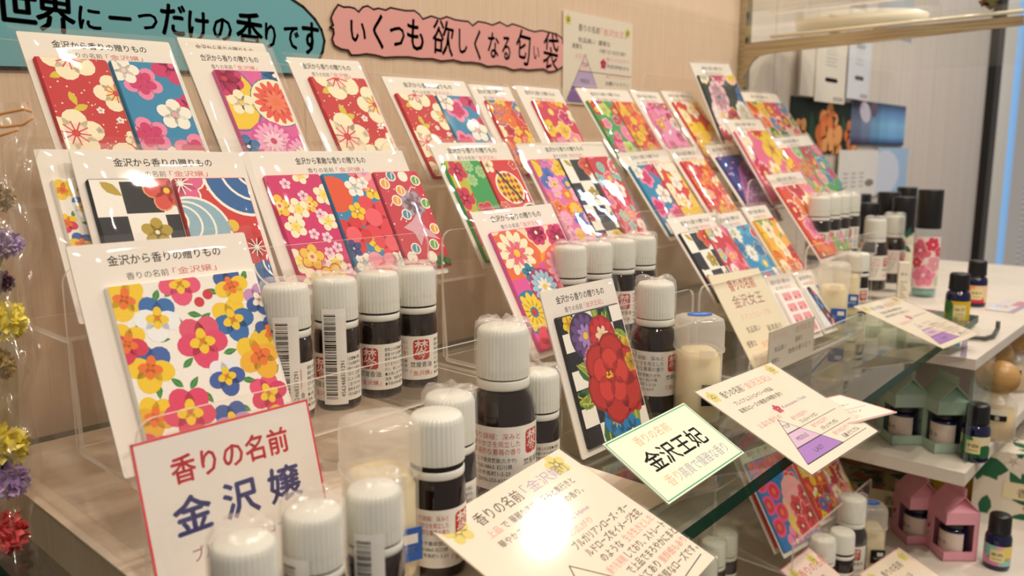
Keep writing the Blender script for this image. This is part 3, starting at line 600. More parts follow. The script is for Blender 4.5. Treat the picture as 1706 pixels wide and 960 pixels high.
# ------------------------------------------------------------------ sachet packs on the racks
R1, R2, R3 = (.4475, .1515), (.3875, .0955), (.3255, .0445)
D1, D2, D3 = (.4475, .1695), (.3875, .1175), (.3255, .0615)
back = lambda r, d=.0095: (r[0] + d, r[1])
SW = .0605
gT, gM, gF = 'packs on the top tiers', 'packs on the middle tiers', 'packs on the lowest tiers'
pack('top tier pack with red sakura sachet beside blue sakura sachet, under the blue sign', R1, 30, (25, 53), (280, 72), ('redsak', 'bluesak'), 'A', group=gT)
pack('pack mostly hidden behind the pink chrysanthemum pack on the top tier', back(R1), 30, (293, 63), (438, 74), ('pinkmum',), 'A', mleft=.014, group=gT)
pack('single pink chrysanthemum pack on the top tier below the blue sign', R1, 30, (300, 80), (446, 88), ('pinkmum',), 'A', mleft=.014, group=gT)
pack('single red sakura pack on the top tier below the left end of pink sign', R1, 31, (475, 96), (596, 103), ('redsak',), 'A', mleft=.010, group=gT)
pack('top tier pack with red sakura and blue sakura sachets under the pink sign', R1, 33, (634, 128), (772, 137), ('redsak', 'bluesak'), 'B', group=gT)
pack('slim red and yellow pack on the top tier under the pink sign', R1, 33, (777, 141), (846, 146), ('redyellow',), 'B', mleft=.010, group=gT)
pack('slim red and pink blossom pack on the top tier below the pyramid card', R1, 33, (855, 143), (930, 150), ('redpink',), 'B', mleft=.012, group=gT)
pack('top tier pack with a green and blue sachet beside an orange sachet', R1, 35, (957, 147), (1044, 152), ('greenblue', 'redvine'), 'C', group=gT)
pack('slim pink and blue daisy pack on the top tier right of the green pack', R1, 35, (1047, 152), (1095, 155), ('pinkblue',), 'C', mleft=.008, group=gT)
pack('slim red pack with white and yellow blossoms, last on its top tier', R1, 35, (1099, 152), (1150, 154), ('redwhite',), 'C', mleft=.008, group=gT)
pack('black pack with big pale daisies, steepest of the top tier packs', (.452, D1[1]), 24, (1148, 105), (1213, 108), ('blackwhite',), 'C', group=gT)
pack('multicoloured pack half hidden beside the slotted post on the top tier', D1, 35, (1224, 153), (1292, 158), ('rainbow',), 'C', group=gT)
pack('white pansy pack hidden behind the checked pack at the far left', back(R2, .0085), 27, (54, 250), (340, 252), ('pansy', 'redsak'), 'A', group=gM)
pack('pack with black and white checks beside red waves, second tier far left', R2, 27, (113, 251), (400, 255), ('bw', 'wave'), 'A', group=gM)
pack('wide triple pack of magenta, blue and red trinket sachets above white capped bottles', R2, 29, (399, 254), (668, 252), ('magenta', 'bluered', 'trinket'), 'A', title='金沢から素敵な香りの贈りもの', group=gM, mleft=.008, mright=-.004)
pack('pack with green plum blossom sachet beside red temari ball sachet', R2, 32, (712, 239), (842, 239), ('green', 'temari'), 'B', group=gM)
pack('triple pack with lilac, checked and red sachets on the middle tier', R2, 33, (857, 240), (1001, 237), ('lilac', 'bw', 'redspring'), 'B', group=gM)
pack('middle tier pack with blue sakura sachet beside red sachet, right of checked triple', R2, 36, (1026, 256), (1105, 250), ('bluesak', 'redwhite'), 'C', group=gM)
pack('slim red and gold pack on the middle tier left of the purple pack', R2, 36, (1111, 250), (1160, 246), ('redgold',), 'C', mleft=.006, group=gM)
pack('slim navy and purple pack on the middle tier', R2, 36, (1172, 244), (1219, 239), ('purple',), 'C', mleft=.006, group=gM)
pack('bright pink pack with red and cream flowers leaning above its neighbours', (D2[0], .1175), 33, (1205, 200), (1265, 200), ('pinkred',), 'C', group=gM)
pack('pink and green flowered pack on the middle tier of tallest rack', D2, 36, (1275, 232), (1345, 226), ('pinkgreen', 'greenblue'), 'C', group=gM)
pack('large white pack of bright pansies at the lower left', R3, 24, (108, 412), (405, 388), ('pansy',), 'A', mleft=.0105, mright=.0015, head=.0195, group=gF)
pack('tall pink and orange chrysanthemum pack in the middle of the shelf', R3, 30, (782, 355), (916, 340), ('mums',), 'B', mleft=.007, group=gF)
pack('pack with black and white checked sachet beside red sachet on the lowest tier', R3, 36, (1108, 366), (1190, 354), ('bw', 'redspring'), 'C', group=gF)
pack('slim blue pack with red fish shapes on the lowest tier', R3, 36, (1184, 360), (1231, 352), ('bluekoi',), 'C', mleft=.006, group=gF)
pack('slim orange and yellow pack right of the blue pack', R3, 36, (1233, 347), (1274, 342), ('orange',), 'C', mleft=.005, group=gF)
pack('red and green flowered pack beside the far row of white capped bottles', D3, 36, (1274, 293), (1332, 287), ('redgreen',), 'C', group=gF)
pack('black pack with red peony standing on the glass in front of the middle rack', (.268, .0012), 19, (897, 488), (1018, 463), ('peony',), 'B', mleft=.006, group='packs standing on the glass')
# tray at the front right of the glass
pack('pale pack of pink square faces behind the handwritten cream card', (.286, .0045), 33, (1268, 463), (1316, 455), ('faces',), 'C', group='packs standing on the glass', mleft=.008)
pack('white pack with blue kimono figure beside the pink faces pack', (.285, .0045), 33, (1319, 456), (1349, 450), ('kimono',), 'C', group='packs standing on the glass')
a, b = ony(1270, 600, .272), ony(1442, 512, .272)
tr = thing('acrylic_tray', 'low clear acrylic tray holding the pink faces pack', 'tray', (a.x, .272, .0002)); w = b.x - a.x
mb = MB(); mb.box(-.02, w, 0, .040, 0, .002, M_ACR, {'-x': M_EDGE, '+x': M_EDGE, '-y': M_EDGE}); mb.build('tray_floor', tr)
mb = MB(); P = rrlip(-.02, w, .002, (a.z + b.z) / 2); n = len(P); vs = [(x, y, z) for y in (0, .002) for x, z in P]
mb.mesh(vs, [tuple(range(n)), tuple(range(2 * n - 1, n - 1, -1))], M_ACR); mb.mesh(vs, [(i, n + i, n + (i + 1) % n, (i + 1) % n) for i in range(n)], M_EDGE); mb.build('front_lip', tr)
# lower display under the glass
lr = thing('acrylic_rack', 'clear acrylic rack standing below the glass shelf', 'display rack', (.752, .262, -.245), 'clear acrylic racks'); LW = .097
mb = MB(); mb.box(-LW, LW, 0, .002, .0002, .085, M_ACR, {'+z': M_EDGE, '-x': M_EDGE, '+x': M_EDGE}); mb.build('front_lip', lr)
mb = MB(); mb.box(-LW, LW, .0022, .075, .054, .056, M_ACR, {'-x': M_EDGE, '+x': M_EDGE}); mb.build('tier_floor', lr)
mb = MB(); mb.box(-LW, LW, .0755, .0775, .0002, .112, M_ACR, {'+z': M_EDGE, '-x': M_EDGE, '+x': M_EDGE}); mb.build('back_panel', lr)
L1 = (.271, -.1885)
gL = 'packs in the lower rack'
pack('blue pack with pink circles just under the glass edge', L1, 33, (1226, 752), (1298, 738), ('circles',), 'C', group=gL, head=.01, mleft=.001, mright=.001)
pack('red pack hidden behind the blue pink circled pack under the glass', back(L1), 33, (1216, 756), (1288, 742), ('redgold',), 'C', group=gL)
pack('red and yellow pack below the corner of the pyramid card', L1, 33, (1304, 743), (1372, 722), ('redyellow', 'pinkred'), 'C', group=gL, head=.01, mleft=.001, mright=.001)
lr2 = thing('acrylic_rack', 'clear acrylic rack at the back of the lower board', 'display rack', (.74, .455, -.245), 'clear acrylic racks')
mb = MB(); mb.box(-.25, .25, 0, .002, .0002, .10, M_ACR, {'+z': M_EDGE}); mb.build('front_lip', lr2)
mb = MB(); mb.box(-.25, .25, .0022, .06, .076, .078, M_ACR); mb.build('tier_floor', lr2)
mb = MB(); mb.box(-.25, .25, .0605, .0625, .0002, .125, M_ACR, {'+z': M_EDGE}); mb.build('back_panel', lr2)
L2 = (.460, -.1663)
pack('orange flowered pack seen through the glass under the green bordered card', L2, 30, (1075, 762), (1130, 752), ('pinkred', 'orange'), 'C', group=gL)
pack('red vine pack seen through the glass nearest the cream glare card', L2, 30, (1000, 775), (1058, 765), ('redvine', 'pinkmum'), 'C', group=gL)
pack('pink and green pack seen through the glass behind the row of white caps', L2, 30, (1150, 748), (1205, 738), ('pinkgreen', 'redspring'), 'C', group=gL)

# ------------------------------------------------------------------ bottles
def polyl(x, y, w, h, col, A, L=0): A.rect(x, x + w, y, y + h, col, L)
def seal(A, x, y, s, L=2):
    A.poly(rrect(x, x + s * .82, y, y + s, s * .16), 'c23a34', L); A.text('焚', x + s * .41, y + s * .36, s * .72, 'f6ece4', 'c', L=L + 1, bold=.01); A.text('今', x + s * .41, y + s * .04, s * .42, 'f6ece4', 'c', L=L + 1, bold=.005)
def barcode(A, x0, x1, y0, y1, seed=4, vert=True, col='1c1a1c'):
    q = random.Random(seed); t = y0
    while t < y1:
        w = q.choice((.25, .25, .5, .75)) * .0011; A.rect(x0, x1, t, min(y1, t + w), col, 2); t += w + q.choice((.25, .25, .5, .75)) * .0010
def cyl_emit(A, mb, r, zb, front=0.0, bg=None, nseg=28, step=.00001):
    w, h = A.w, A.h
    def fn(x, y, d):
        a = (x - w / 2) / r + front; return ((r + d) * math.sin(a), -(r + d) * math.cos(a), zb + y)
    if bg:
        m = mat(bg, 'paper'); vs = []; fs = []
        for i in range(nseg + 1):
            for y in (0, h): vs.append(fn(w * i / nseg, y, 0))
        fs = [(2 * i, 2 * i + 2, 2 * i + 3, 2 * i + 1) for i in range(nseg)]; mb.mesh(vs, fs, m, True)
    sw = .0009; new = []
    for P, fs, col, L in A.items:
        polys = [P[0]] if (len(fs) == 1 and isinstance(P[0], list)) else [[P[i] for i in f] for f in fs]
        for p in polys:
            a, b = min(q[0] for q in p), max(q[0] for q in p)
            if b - a <= sw: new.append(([list(p)], [tuple(range(len(p)))], col, L)); continue
            k = int(math.floor(a / sw))
            while k * sw < b:
                c = clip(list(p), k * sw, (k + 1) * sw, -9, 9); k += 1
                if len(c) >= 3: new.append(([c], [tuple(range(len(c)))], col, L))
    A.items = new
    A.emit(mb, lambda x, y, d: fn(x, y, d + .00002), step)
def label_small(scent='「金沢嬢」'):
    r = .0119; A = Art(.056, .025, 'ink', False); c = .028
    seal(A, c - .0045, .0115, .0115); A.text('焚屋香油', c, .0075, .0034, '2a2626', 'c', fit=.0125); A.text(scent, c, .0028, .0030, 'c85a58', 'c', fit=.0125)
    L = ('使用上の注意●お肌に', '直接つかうは使用不可。', '原液で直接つけ染みに', 'なりますのでご注意下', 'さい。目に入った場合', '●火気に近づけない', '洗浄、換気を充分に', '●子供の手の届かない')
    for i, t in enumerate(L): A.text(t, c + .0085, .0212 - i * .0027, .0021, '2c2a2c', 'l', fit=.0155)
    for i, t in enumerate(('香り詳細：深みと', '華やかさを両立した', '本格的な薔薇の香り')): A.text(t, c - .0225, .0205 - i * .0030, .0026, 'c8504e', 'l', fit=.0150)
    for i, t in enumerate(('アロマ香房焚屋', '〒920-0865 石川県', '金沢市長町1-2-23')): A.text(t, c - .0225, .0100 - i * .0027, .0020, '3a3434', 'l', fit=.0145)
    return A, r
def ribbed_cap(mb, r, z0, z1, m=M_CAP, n=108, amp=.00055):
    mb.lathe([(r * .985, z0), (r, z0 + .001), (r * .985, z0 + .003), (r * .965, z1 - .003), (r * .92, z1 - .0012), (r * .84, z1), (0, z1)], m, n, ribs=1, amp=amp, capped=False)
def wrap_film(mb, R, H, seed, Rc=None, zs=None, dome=.0026):
    q = random.Random(seed); Rc = Rc or R; zs = zs or H * .6
    ph = [(q.uniform(0, 6), q.choice((3, 5, 7, 11)), q.uniform(80, 400), q.uniform(.4, 1)) for _ in range(6)]
    def wob(a, r, z):
        d = sum(k * math.sin(p + n * a + f * z) for p, n, f, k in ph) / 4
        top = min(1.3, max(0, z - H * .82) / (H * .16)); return r * (1 + .016 * d * (.3 + 1.6 * top)), z + .0022 * d * top * (1 if r > Rc * .2 else .3)
    def rad(z): t = min(1, max(0, (z - zs) / (H * .16))); return R + (Rc - R) * t * t * (3 - 2 * t)
    side = [(rad(H * k / 18), max(.0006, H * k / 18)) for k in range(15)]
    mb.lathe(side, M_WRAPB, 48, wob=wob, capped=False)
    prof = side[-1:] + [(Rc, H * .85), (Rc, H * .93), (Rc * .99, H * .98), (Rc * .95, H + dome * .3), (Rc * .85, H + dome * .65), (Rc * .65, H + dome * .9), (Rc * .4, H + dome * .8), (Rc * .2, H + dome * .75), (0, H + dome * .7)]
    mb.lathe(prof, M_WRAP, 48, wob=wob, capped=False)
def small_bottle(label, scent='「金沢嬢」', strip=None, wrapped=True, opened=False, seed=1, group=None, dome=.0026):
    t = thing('small_oil_bottle', label, 'bottle', group=group)
    mb = MB(); mb.lathe([(.0, .0006), (.0104, 0), (.0115, .001), (.0117, .003), (.0117, .038), (.0110, .0415), (.0086, .0435), (.0080, .0445), (.0080, .0500), (0, .05)], M_AMBER, 44, capped=False); mb.lathe([(.0080, .0460), (.0110, .0462), (.0110, .0478), (.0080, .0479)], mat('2a2220', 'matte'), 44, capped=False); mb.build('bottle_body', t)
    g = .0022 if opened else .0009
    mb = MB(); mb.lathe([(.0088, .0425), (.0112, .0427), (.0114, .0435), (.0114, .0455), (.0109, .0462), (.0086, .0464)], M_CAP, 48, capped=False); mb.build('tamper_ring', t)
    mb = MB(); ribbed_cap(mb, .0117, .0464 + g, .068); mb.lathe([(.0083, .0464 + g), (.0115, .0464 + g)], M_CAP, 48, capped=False); mb.build('cap', t)
    A, r = label_small(scent); mb = MB(); cyl_emit(A, mb, r, .0055, 0, 'f1ece2'); mb.build('paper_label', t)
    if strip is not None:
        A = Art(.0125, .050, 'ink', False); barcode(A, .0012, .0072, .003, .047, 4); A.text('4562468371291', .0112, .004, .0030, '1c1a1c', 'l', rot=R_(90), fit=None, sx=1.0); 
        mb = MB(); cyl_emit(A, mb, .0126, .004, R_(strip), 'f4f1ea', 8); mb.build('barcode_strip', t)
    if wrapped: mb = MB(); wrap_film(mb, .0131, .0690, seed, .0125, .042, dome); mb.build('shrink_wrap', t)
    return t
def facing(p, off=0): return -math.atan2(p[0], p[1]) + R_(off)
def put(o, p, off=0): o.location = p; o.rotation_euler = (0, 0, facing(p, off)); return o
H_S = .068
gA = 'small oil bottles on the left rack'
fz = .0434
P = [Vector((x, .347, fz)) for x in (.2185, .2475, .2755, .3025)]
b0 = put(small_bottle('white capped bottle with large upright barcode at the left of its row', strip=-8, group=gA), P[0], 4)
b1 = put(small_bottle('white capped bottle second in its row, barcode strip on right side', strip=38, seed=2, group=gA), P[1], -44)
b2 = put(small_bottle('white capped bottle whose red seal sits at the left edge, third in row', seed=3, group=gA), P[2], -28)
b3 = dup(b2, P[3], facing(P[3], 12), 'white capped bottle with red seal facing front, at right end of left rack row', gA)
gB = 'small oil bottles on the middle rack'
for i, (x, lb) in enumerate(((.4445, 'first white capped bottle behind the peony pack, nearest the camera'), (.475, 'second white capped bottle in the row behind the peony pack'), (.5045, 'third white capped bottle in the row behind the peony pack'), (.533, 'last white capped bottle in the row behind the peony pack'))):
    p = Vector((x, .347, fz)); dup(b2, p, facing(p, (10, -5, 20, 5)[i]), lb, gB)
gD = 'small oil bottles on the tallest rack'
for i, (u, v, lb) in enumerate(((1366, 327, 'first small white capped bottle beside the red and green pack'), (1384, 323, 'second small white capped bottle of the far row'), (1400, 320, 'third small white capped bottle of the far row'), (1417, 318, 'last small white capped bottle of the far row, by black caps'))):
    p = ony(u, v, .347); p.z = FD[2] + .0004; dup(b2, p, facing(p, (20, 5, 0, -5)[i]), lb, gD)
gF2 = 'small oil bottles standing at the front of the glass'
def ptop(u, v, h, z0=.0004): p = onz(u, v, z0 + h); p.z = z0; return p
bz = .0014
KS = .87
p = ptop(405, 893, .0695 * KS, bz); f0 = put(small_bottle('film wrapped white cap bottle nearest the camera at bottom left', seed=5, group=gF2, dome=.0055), p, 150); f0.scale = (KS,) * 3
p = ptop(520, 842, .0695 * KS, bz); f1 = put(small_bottle('film wrapped white cap bottle at bottom, barcode strip on its left', strip=0, seed=6, group=gF2, dome=.0055), p, -38); f1.scale = (KS,) * 3
p = ptop(622, 806, .0695 * KS, bz); f2 = put(small_bottle('film wrapped white cap bottle with wide barcode in front of frosted jar', strip=-4, seed=7, group=gF2, dome=.0055), p, -8); f2.scale = (KS,) * 3
p = ptop(727, 688, .068, bz); f3 = put(small_bottle('unwrapped tester bottle with loosened white cap in front of film wrapped bottle', opened=True, wrapped=False, seed=8, group=gF2), p, 58)
p = ptop(748, 662, .0685, bz) + Vector((.004, .004, 0)); f4 = dup(b2, p, facing(p, -60), 'film wrapped bottle mostly hidden behind the tester bottle', gF2)
p = ptop(897, 622, .0635, bz) + Vector((.004, .003, 0)); f5 = dup(b2, p, facing(p, -50), 'film wrapped bottle behind the large bottle, beside the peony pack', gF2); f5.scale = (.93, .93, .93)
tb = f3
def large_bottle(label, red=True, wrapped=True, seed=1, group='large oil bottles'):
    t = thing('large_oil_bottle', label, 'bottle', group=group)
    mb = MB(); mb.lathe([(0, .0008), (.0146, 0), (.0158, .0015), (.0161, .004), (.0161, .044), (.0157, .0495), (.0143, .0545), (.0122, .058), (.0105, .0598), (.0105, .066), (0, .066)], M_AMBER, 56, capped=False); mb.lathe([(.0105, .0644), (.0124, .0645), (.0124, .0656), (.0105, .0657)], mat('2a2220', 'matte'), 44, capped=False); mb.build('bottle_body', t)
    mb = MB(); mb.lathe([(.0110, .0598), (.0128, .0600), (.0130, .061), (.0130, .0638), (.0126, .0645), (.0108, .0646)], M_CAP, 56, capped=False); mb.build('tamper_ring', t)
    mb = MB(); ribbed_cap(mb, .0131, .0652, .0885, n=126); mb.lathe([(.0105, .0652), (.0129, .0652)], M_CAP, 48, capped=False); mb.build('cap', t)
    A = Art(.047, .0305, 'ink', False)
    A2 = rrect(0, .047, 0, .0305, .003, 4)
    for i, x in enumerate(('香り詳細：深みと', '華やかさを両立した', '本格的な薔薇の香り')): A.text(x, .003, .0248 - i * .0037, .0032, 'cc5450' if red else '5a5454', 'l', fit=.025)
    for i, x in enumerate(('アロマ香房焚屋(たきや)', '〒920-0865 石川県', '金沢市長町1-2-23', '電話076-255-6337')): A.text(x, .003, .0135 - i * .0032, .0025, '3a3434', 'l', fit=(.023, .021, .020, .019)[i])
    seal(A, .0312, .0165, .0115); A.text('焚屋香油', .0300, .0115, .0034, '2a2626', 'l', fit=.0135); A.text('（金沢）', .0300, .0045, .0036, 'c8504e', 'l', fit=.0135)
    mb = MB(); cyl_emit(A, mb, .0163, .0135, 0, 'efebe3'); mb.build('paper_label', t)
    if wrapped: mb = MB(); wrap_film(mb, .0170, .0893, seed + 20, .0140, .049); mb.build('shrink_wrap', t)
    return t
p = ptop(838, 540, .0930); p.z = bz
g1 = put(large_bottle('large brown bottle, biggest in the picture, left of peony pack', True, True, 1), p, 14); g1.scale = (1, 1, 1.03)
p = ptop(1093, 468, .0895); g2 = put(large_bottle('large brown bottle between the peony pack and frosted jar', False, True, 2), p, 8)
p = ptop(1460, 367, .0895); g3 = dup(g1, p, facing(p, 18), 'large white capped bottle at far end of the glass, in front of its twin')
p = ptop(1491, 361, .0895); g4 = dup(g1, p, facing(p, 10), 'large white capped bottle standing behind its twin at the far end')
# frosted jars
def sq(k):
    def wob(a, r, z): return r * k / (abs(math.cos(a)) ** 4 + abs(math.sin(a)) ** 4) ** .25 / k, z
    return wob
def jar(label, sticker, black=False, group='frosted cream jars'):
    t = thing('frosted_jar', label, 'jar', group=group)
    mb = MB(); mb.lathe([(0, .0008), (.0125, 0), (.0136, .002), (.0138, .047), (.0134, .0475)], M_FROST, 48, wob=sq(1), capped=False); mb.build('jar_body', t)
    mb = MB(); mb.lathe([(0, .003), (.0115, .0032), (.0126, .006), (.0126, .042), (.010, .047), (.004, .0455), (0, .044)], mat('f6e6b8', 'paper'), 40, wob=sq(1), capped=False); mb.build('cream_fill', t)
    mb = MB(); mb.lathe([(.0140, .0462), (.0150, .0468), (.0152, .049), (.0146, .0505), (.0146, .064), (.0138, .068), (.0105, .0695), (0, .070)], M_FROST, 48, wob=sq(1), capped=False); mb.box(-.0045, .0045, -.0172, -.0146, .0445, .0495, M_FROST); mb.build('flip_lid', t)
    if sticker:
        mb = MB(); mb.prism(ell(0, 0, .0085, .0060), .0701, .0705, mat('2c66c0', 'paper')); A = Art(.01, .004, 'ink', False); A.text('TESTER', .005, .001, .003, 'dce6f4', 'c'); A.emit(mb, lambda x, y, d: (x - .005, y - .002, .0705 + d)); mb.build('lid_sticker', t)
    c = '17151a' if black else '3562b4'
    mb = MB(); mb.box(-.002, .0118, -.0146, -.0141, .012, .026, mat(c, 'paper'))
    A = Art(.012, .012, 'ink', False); A.text('TESTER', .006, .003, .0028, 'f0ece4', 'c', bold=.01); A.rect(.005, .011, .0065, .0105, 'f0ece4'); A.emit(mb, lambda x, y, d: (x - .001, -.0146 - d, .013 + y)); mb.build('side_sticker', t)
    return t
p = ptop(630, 692, .070, bz); j1 = put(jar('frosted square jar of cream beside the red bordered card', False), p, 20)
p = ptop(1166, 524, .070); j2 = put(jar('frosted jar with blue lid sticker right of the large brown bottle', True, True), p, 20)
p = ptop(1391, 436, .070); j3 = dup(j1, p, facing(p, 5), 'frosted jar of cream beside the blue kimono pack')
p = ptop(1424, 423, .070) + Vector((.015, .012, 0)); j4 = dup(j1, p, facing(p, 5), 'frosted jar behind the far unwrapped tester bottle')
p = ptop(1431, 421, .068); dup(tb, p, facing(p, 40), 'unwrapped tester bottle at the far end beside the cream jar', gF2)
# items of the lower display
gl = 'bottles on the lower board'
zl = -.2446
p = ptop(1421, 826, .0895, zl); l1 = dup(g2, p, facing(p, -14), 'large white capped bottle on the lower white board'); l1.rotation_euler.z = facing(p, -20)
p = ptop(1404, 884, .068, zl); dup(tb, p, facing(p, 60), 'tester bottle with blue sticker in front of the lower large bottle', gl)
p = ptop(1372, 893, .0695, zl) ; dup(b1, p, facing(p, -44), 'film wrapped bottle at the bottom beside the pink bordered card', gl)
p = ptop(1455, 847, .070, zl) + Vector((.012, .006, 0)); dup(j2, p, facing(p, 20), 'frosted jar with blue stickers on the lower white board')
for u, v, off, lb in ((1175, 905, 10, 'white capped bottle nearest the camera under the glass edge'), (1190, 880, 30, 'white capped bottle half hidden in the row under the glass edge'), (1210, 865, 80, 'white capped bottle at the far end of row under glass edge')):
    p = ptop(u, v, .0685, zl + .012); p.z = zl; dup(b2, p, facing(p, off), lb, gl)

# ------------------------------------------------------------------ mini cobalt bottles, sprays, cartons on the side unit
def mini(label, lab, txt, seed=0):
    t = thing('mini_oil_bottle', label, 'bottle', group='dark blue mini bottles')
    mb = MB(); mb.lathe([(0, .0006), (.0112, 0), (.0122, .0015), (.0124, .004), (.0124, .032), (.0112, .0355), (.0085, .0372), (.0085, .042), (0, .042)], M_COBALT, 40, capped=False); mb.build('bottle_body', t)
    mb = MB(); ribbed_cap(mb, .0106, .0380, .0565, M_BLACK, 60, .0003); mb.build('cap', t)
    A = Art(.040, .021, 'ink', True); bg, marks = lab
    for x, y, r, c in marks: A.poly(ell(x * .04, y * .021, r * .02, r * .016, x * 5), c)
    A.rect(.014, .027, .004, .017, 'e8d9a0', 8); A.text(txt, .0205, .0105, .0038, '4a3a2c', 'c', L=9, fit=.011); A.rect(.016, .025, .007, .0076, '6a5a48', 9)
    mb = MB(); cyl_emit(A, mb, .0126, .0055, 0, bg); mb.build('paper_label', t); return t
ZU, ZM = -.0118, -.1218
LABS = {'yellow': ('e0b822', [(.3, .3, .5, '4c7a3c'), (.15, .7, .4, '3a6a3c')]), 'red': ('e8c8a0', [(.5, .05, .6, 'd83a4c'), (.3, .9, .4, 'e8a06c')]), 'leaf': ('e6dcb4', [(.32, .3, .5, '2c6a40'), (.35, .8, .4, '3c7a4c'), (.75, .2, .5, '2c6a40'), (.5, .05, .5, '2c6a40')]), 'pink': ('e8a8b8', [(.3, .8, .5, '8cc4b8'), (.8, .7, .5, 'e8d070'), (.4, .1, .4, 'd88ab0'), (.75, .1, .4, '9cc8c0')])}
p = ptop(1600, 455, .0565, ZU); put(mini('dark blue mini bottle with yellow label on the upper white board', LABS['yellow'], '柚子'), p, 10)
p = ptop(1630, 434, .0565, ZU); put(mini('dark blue mini bottle by the window with red edged label', LABS['red'], '薔薇木'), p, 5)
p = ptop(1631, 673, .0565, ZM); put(mini('dark blue mini bottle with leaf label on the middle board', LABS['leaf'], '檜'), p, -10)
p = ptop(1668, 857, .0565, zl); put(mini('dark blue mini bottle with pastel label, lowest at the right', LABS['pink'], '薔薇'), p, -2)
def spray(label, style, r=.0155, hb=.092, hc=.140):
    t = thing('mist_bottle', label, 'spray bottle', group='black capped mist bottles')
    mb = MB(); mb.lathe([(0, .0008), (r * .92, 0), (r, .002), (r, hb * .9), (r * .93, hb * .97), (r * .75, hb), (0, hb)], M_CLRBOT, 44, capped=False); mb.build('bottle_body', t)
    mb = MB(); mb.lathe([(0, .003), (r * .9, .003), (r * .9, .012 if style == 'pink' else hb * .75), (0, .012 if style == 'pink' else hb * .75)], mat('8fc4bc' if style == 'pink' else 'd9d2b4', 'plastic'), 36, capped=False); mb.build('liquid', t)
    mb = MB(); mb.lathe([(r * .97, hb - .002), (r * .99, hb), (r * .98, hc - .001), (r * .94, hc), (0, hc)], M_BLACK, 44, capped=False); mb.build('cap', t)
    A = Art(.075, .072, 'ink', True)
    if style == 'pink':
        A.poly(rrect(.002, .073, .002, .070, .004), 'f0dcd8'); A.L = 1
        for x, y, s, c in ((.03, .052, .018, 'e06c84'), (.045, .06, .012, 'd8425c'), (.036, .02, .02, 'f08ca8'), (.05, .035, .014, 'e8a0ac'), (.026, .036, .01, 'd84860'), (.055, .05, .009, 'd8485c'), (.056, .012, .01, 'c8d0b0')): A.flower(x, y, s * .8, c, 'f4d8d8', 6, x * 90, 'f8e4e0')
    else:
        A.poly(rrect(.012, .06, .004, .045, .004), 'e6dfc4', 0); A.L = 1
        for x, y, a in ((.03, .052, .6), (.03, .055, 2.4), (.04, .045, -.6), (.036, .05, 3.4), (.045, .055, 1.2)): A.leaf(x, y, .018, a, '2f5f48')
        A.flower(.038, .048, .008, 'e08a58', None, 5); A.text('香水', .036, .02, .007, '6a5a3c', 'c', L=6)
    mb = MB(); cyl_emit(A, mb, r * 1.01, .010, 0, None); mb.build('printed_label', t); return t
p = ptop(1552, 316, .140, ZU); s1 = put(spray('clear mist bottle with pink flower label and black cap', 'pink'), p, 0)
p = ptop(1508, 328, .124, ZU); s2 = put(spray('mist bottle with green leaf label behind the large white capped bottles', 'leaf', .0165, .074, .124), p, -8)
gS = 'black capped mist bottles'
for u, v, lb, h in ((1446, 338, 'black capped mist bottle just right of the small white capped row', .115), (1482, 320, 'black capped mist bottle behind the large white capped bottles', .128), (1512, 312, 'black capped mist bottle farthest back, beside the blue photo postcard', .129), (1434, 323, 'black capped mist bottle showing only the top of its cap', .122)):
    p = ptop(u, v, h, ZU); k = h / .124; d = dup(s2, p, facing(p, 0), lb, gS); d.scale = (1, 1, k)
mb = MB(); mb.box(-.0062, .0062, -.006, .006, 0, .052, mat('ece4d2', 'paper')); A = Art(.012, .05, 'ink', False)
for k in range(7): A.rect(.002, .010 - .002 * (k % 3), .008 + k * .0032, .0092 + k * .0032, 'a8946c')
A.text('香水', .006, .036, .0045, '6a5a3c', 'c'); A.emit(mb, lambda x, y, d: (x - .006, -.006 - d, y))
p = ptop(1507, 437, .052, ZU); o = mb.build('tester_box', None, p); o.rotation_euler.z = facing(p, 8); tag(o, 'slim cream box standing in front of the mist bottles', 'box')
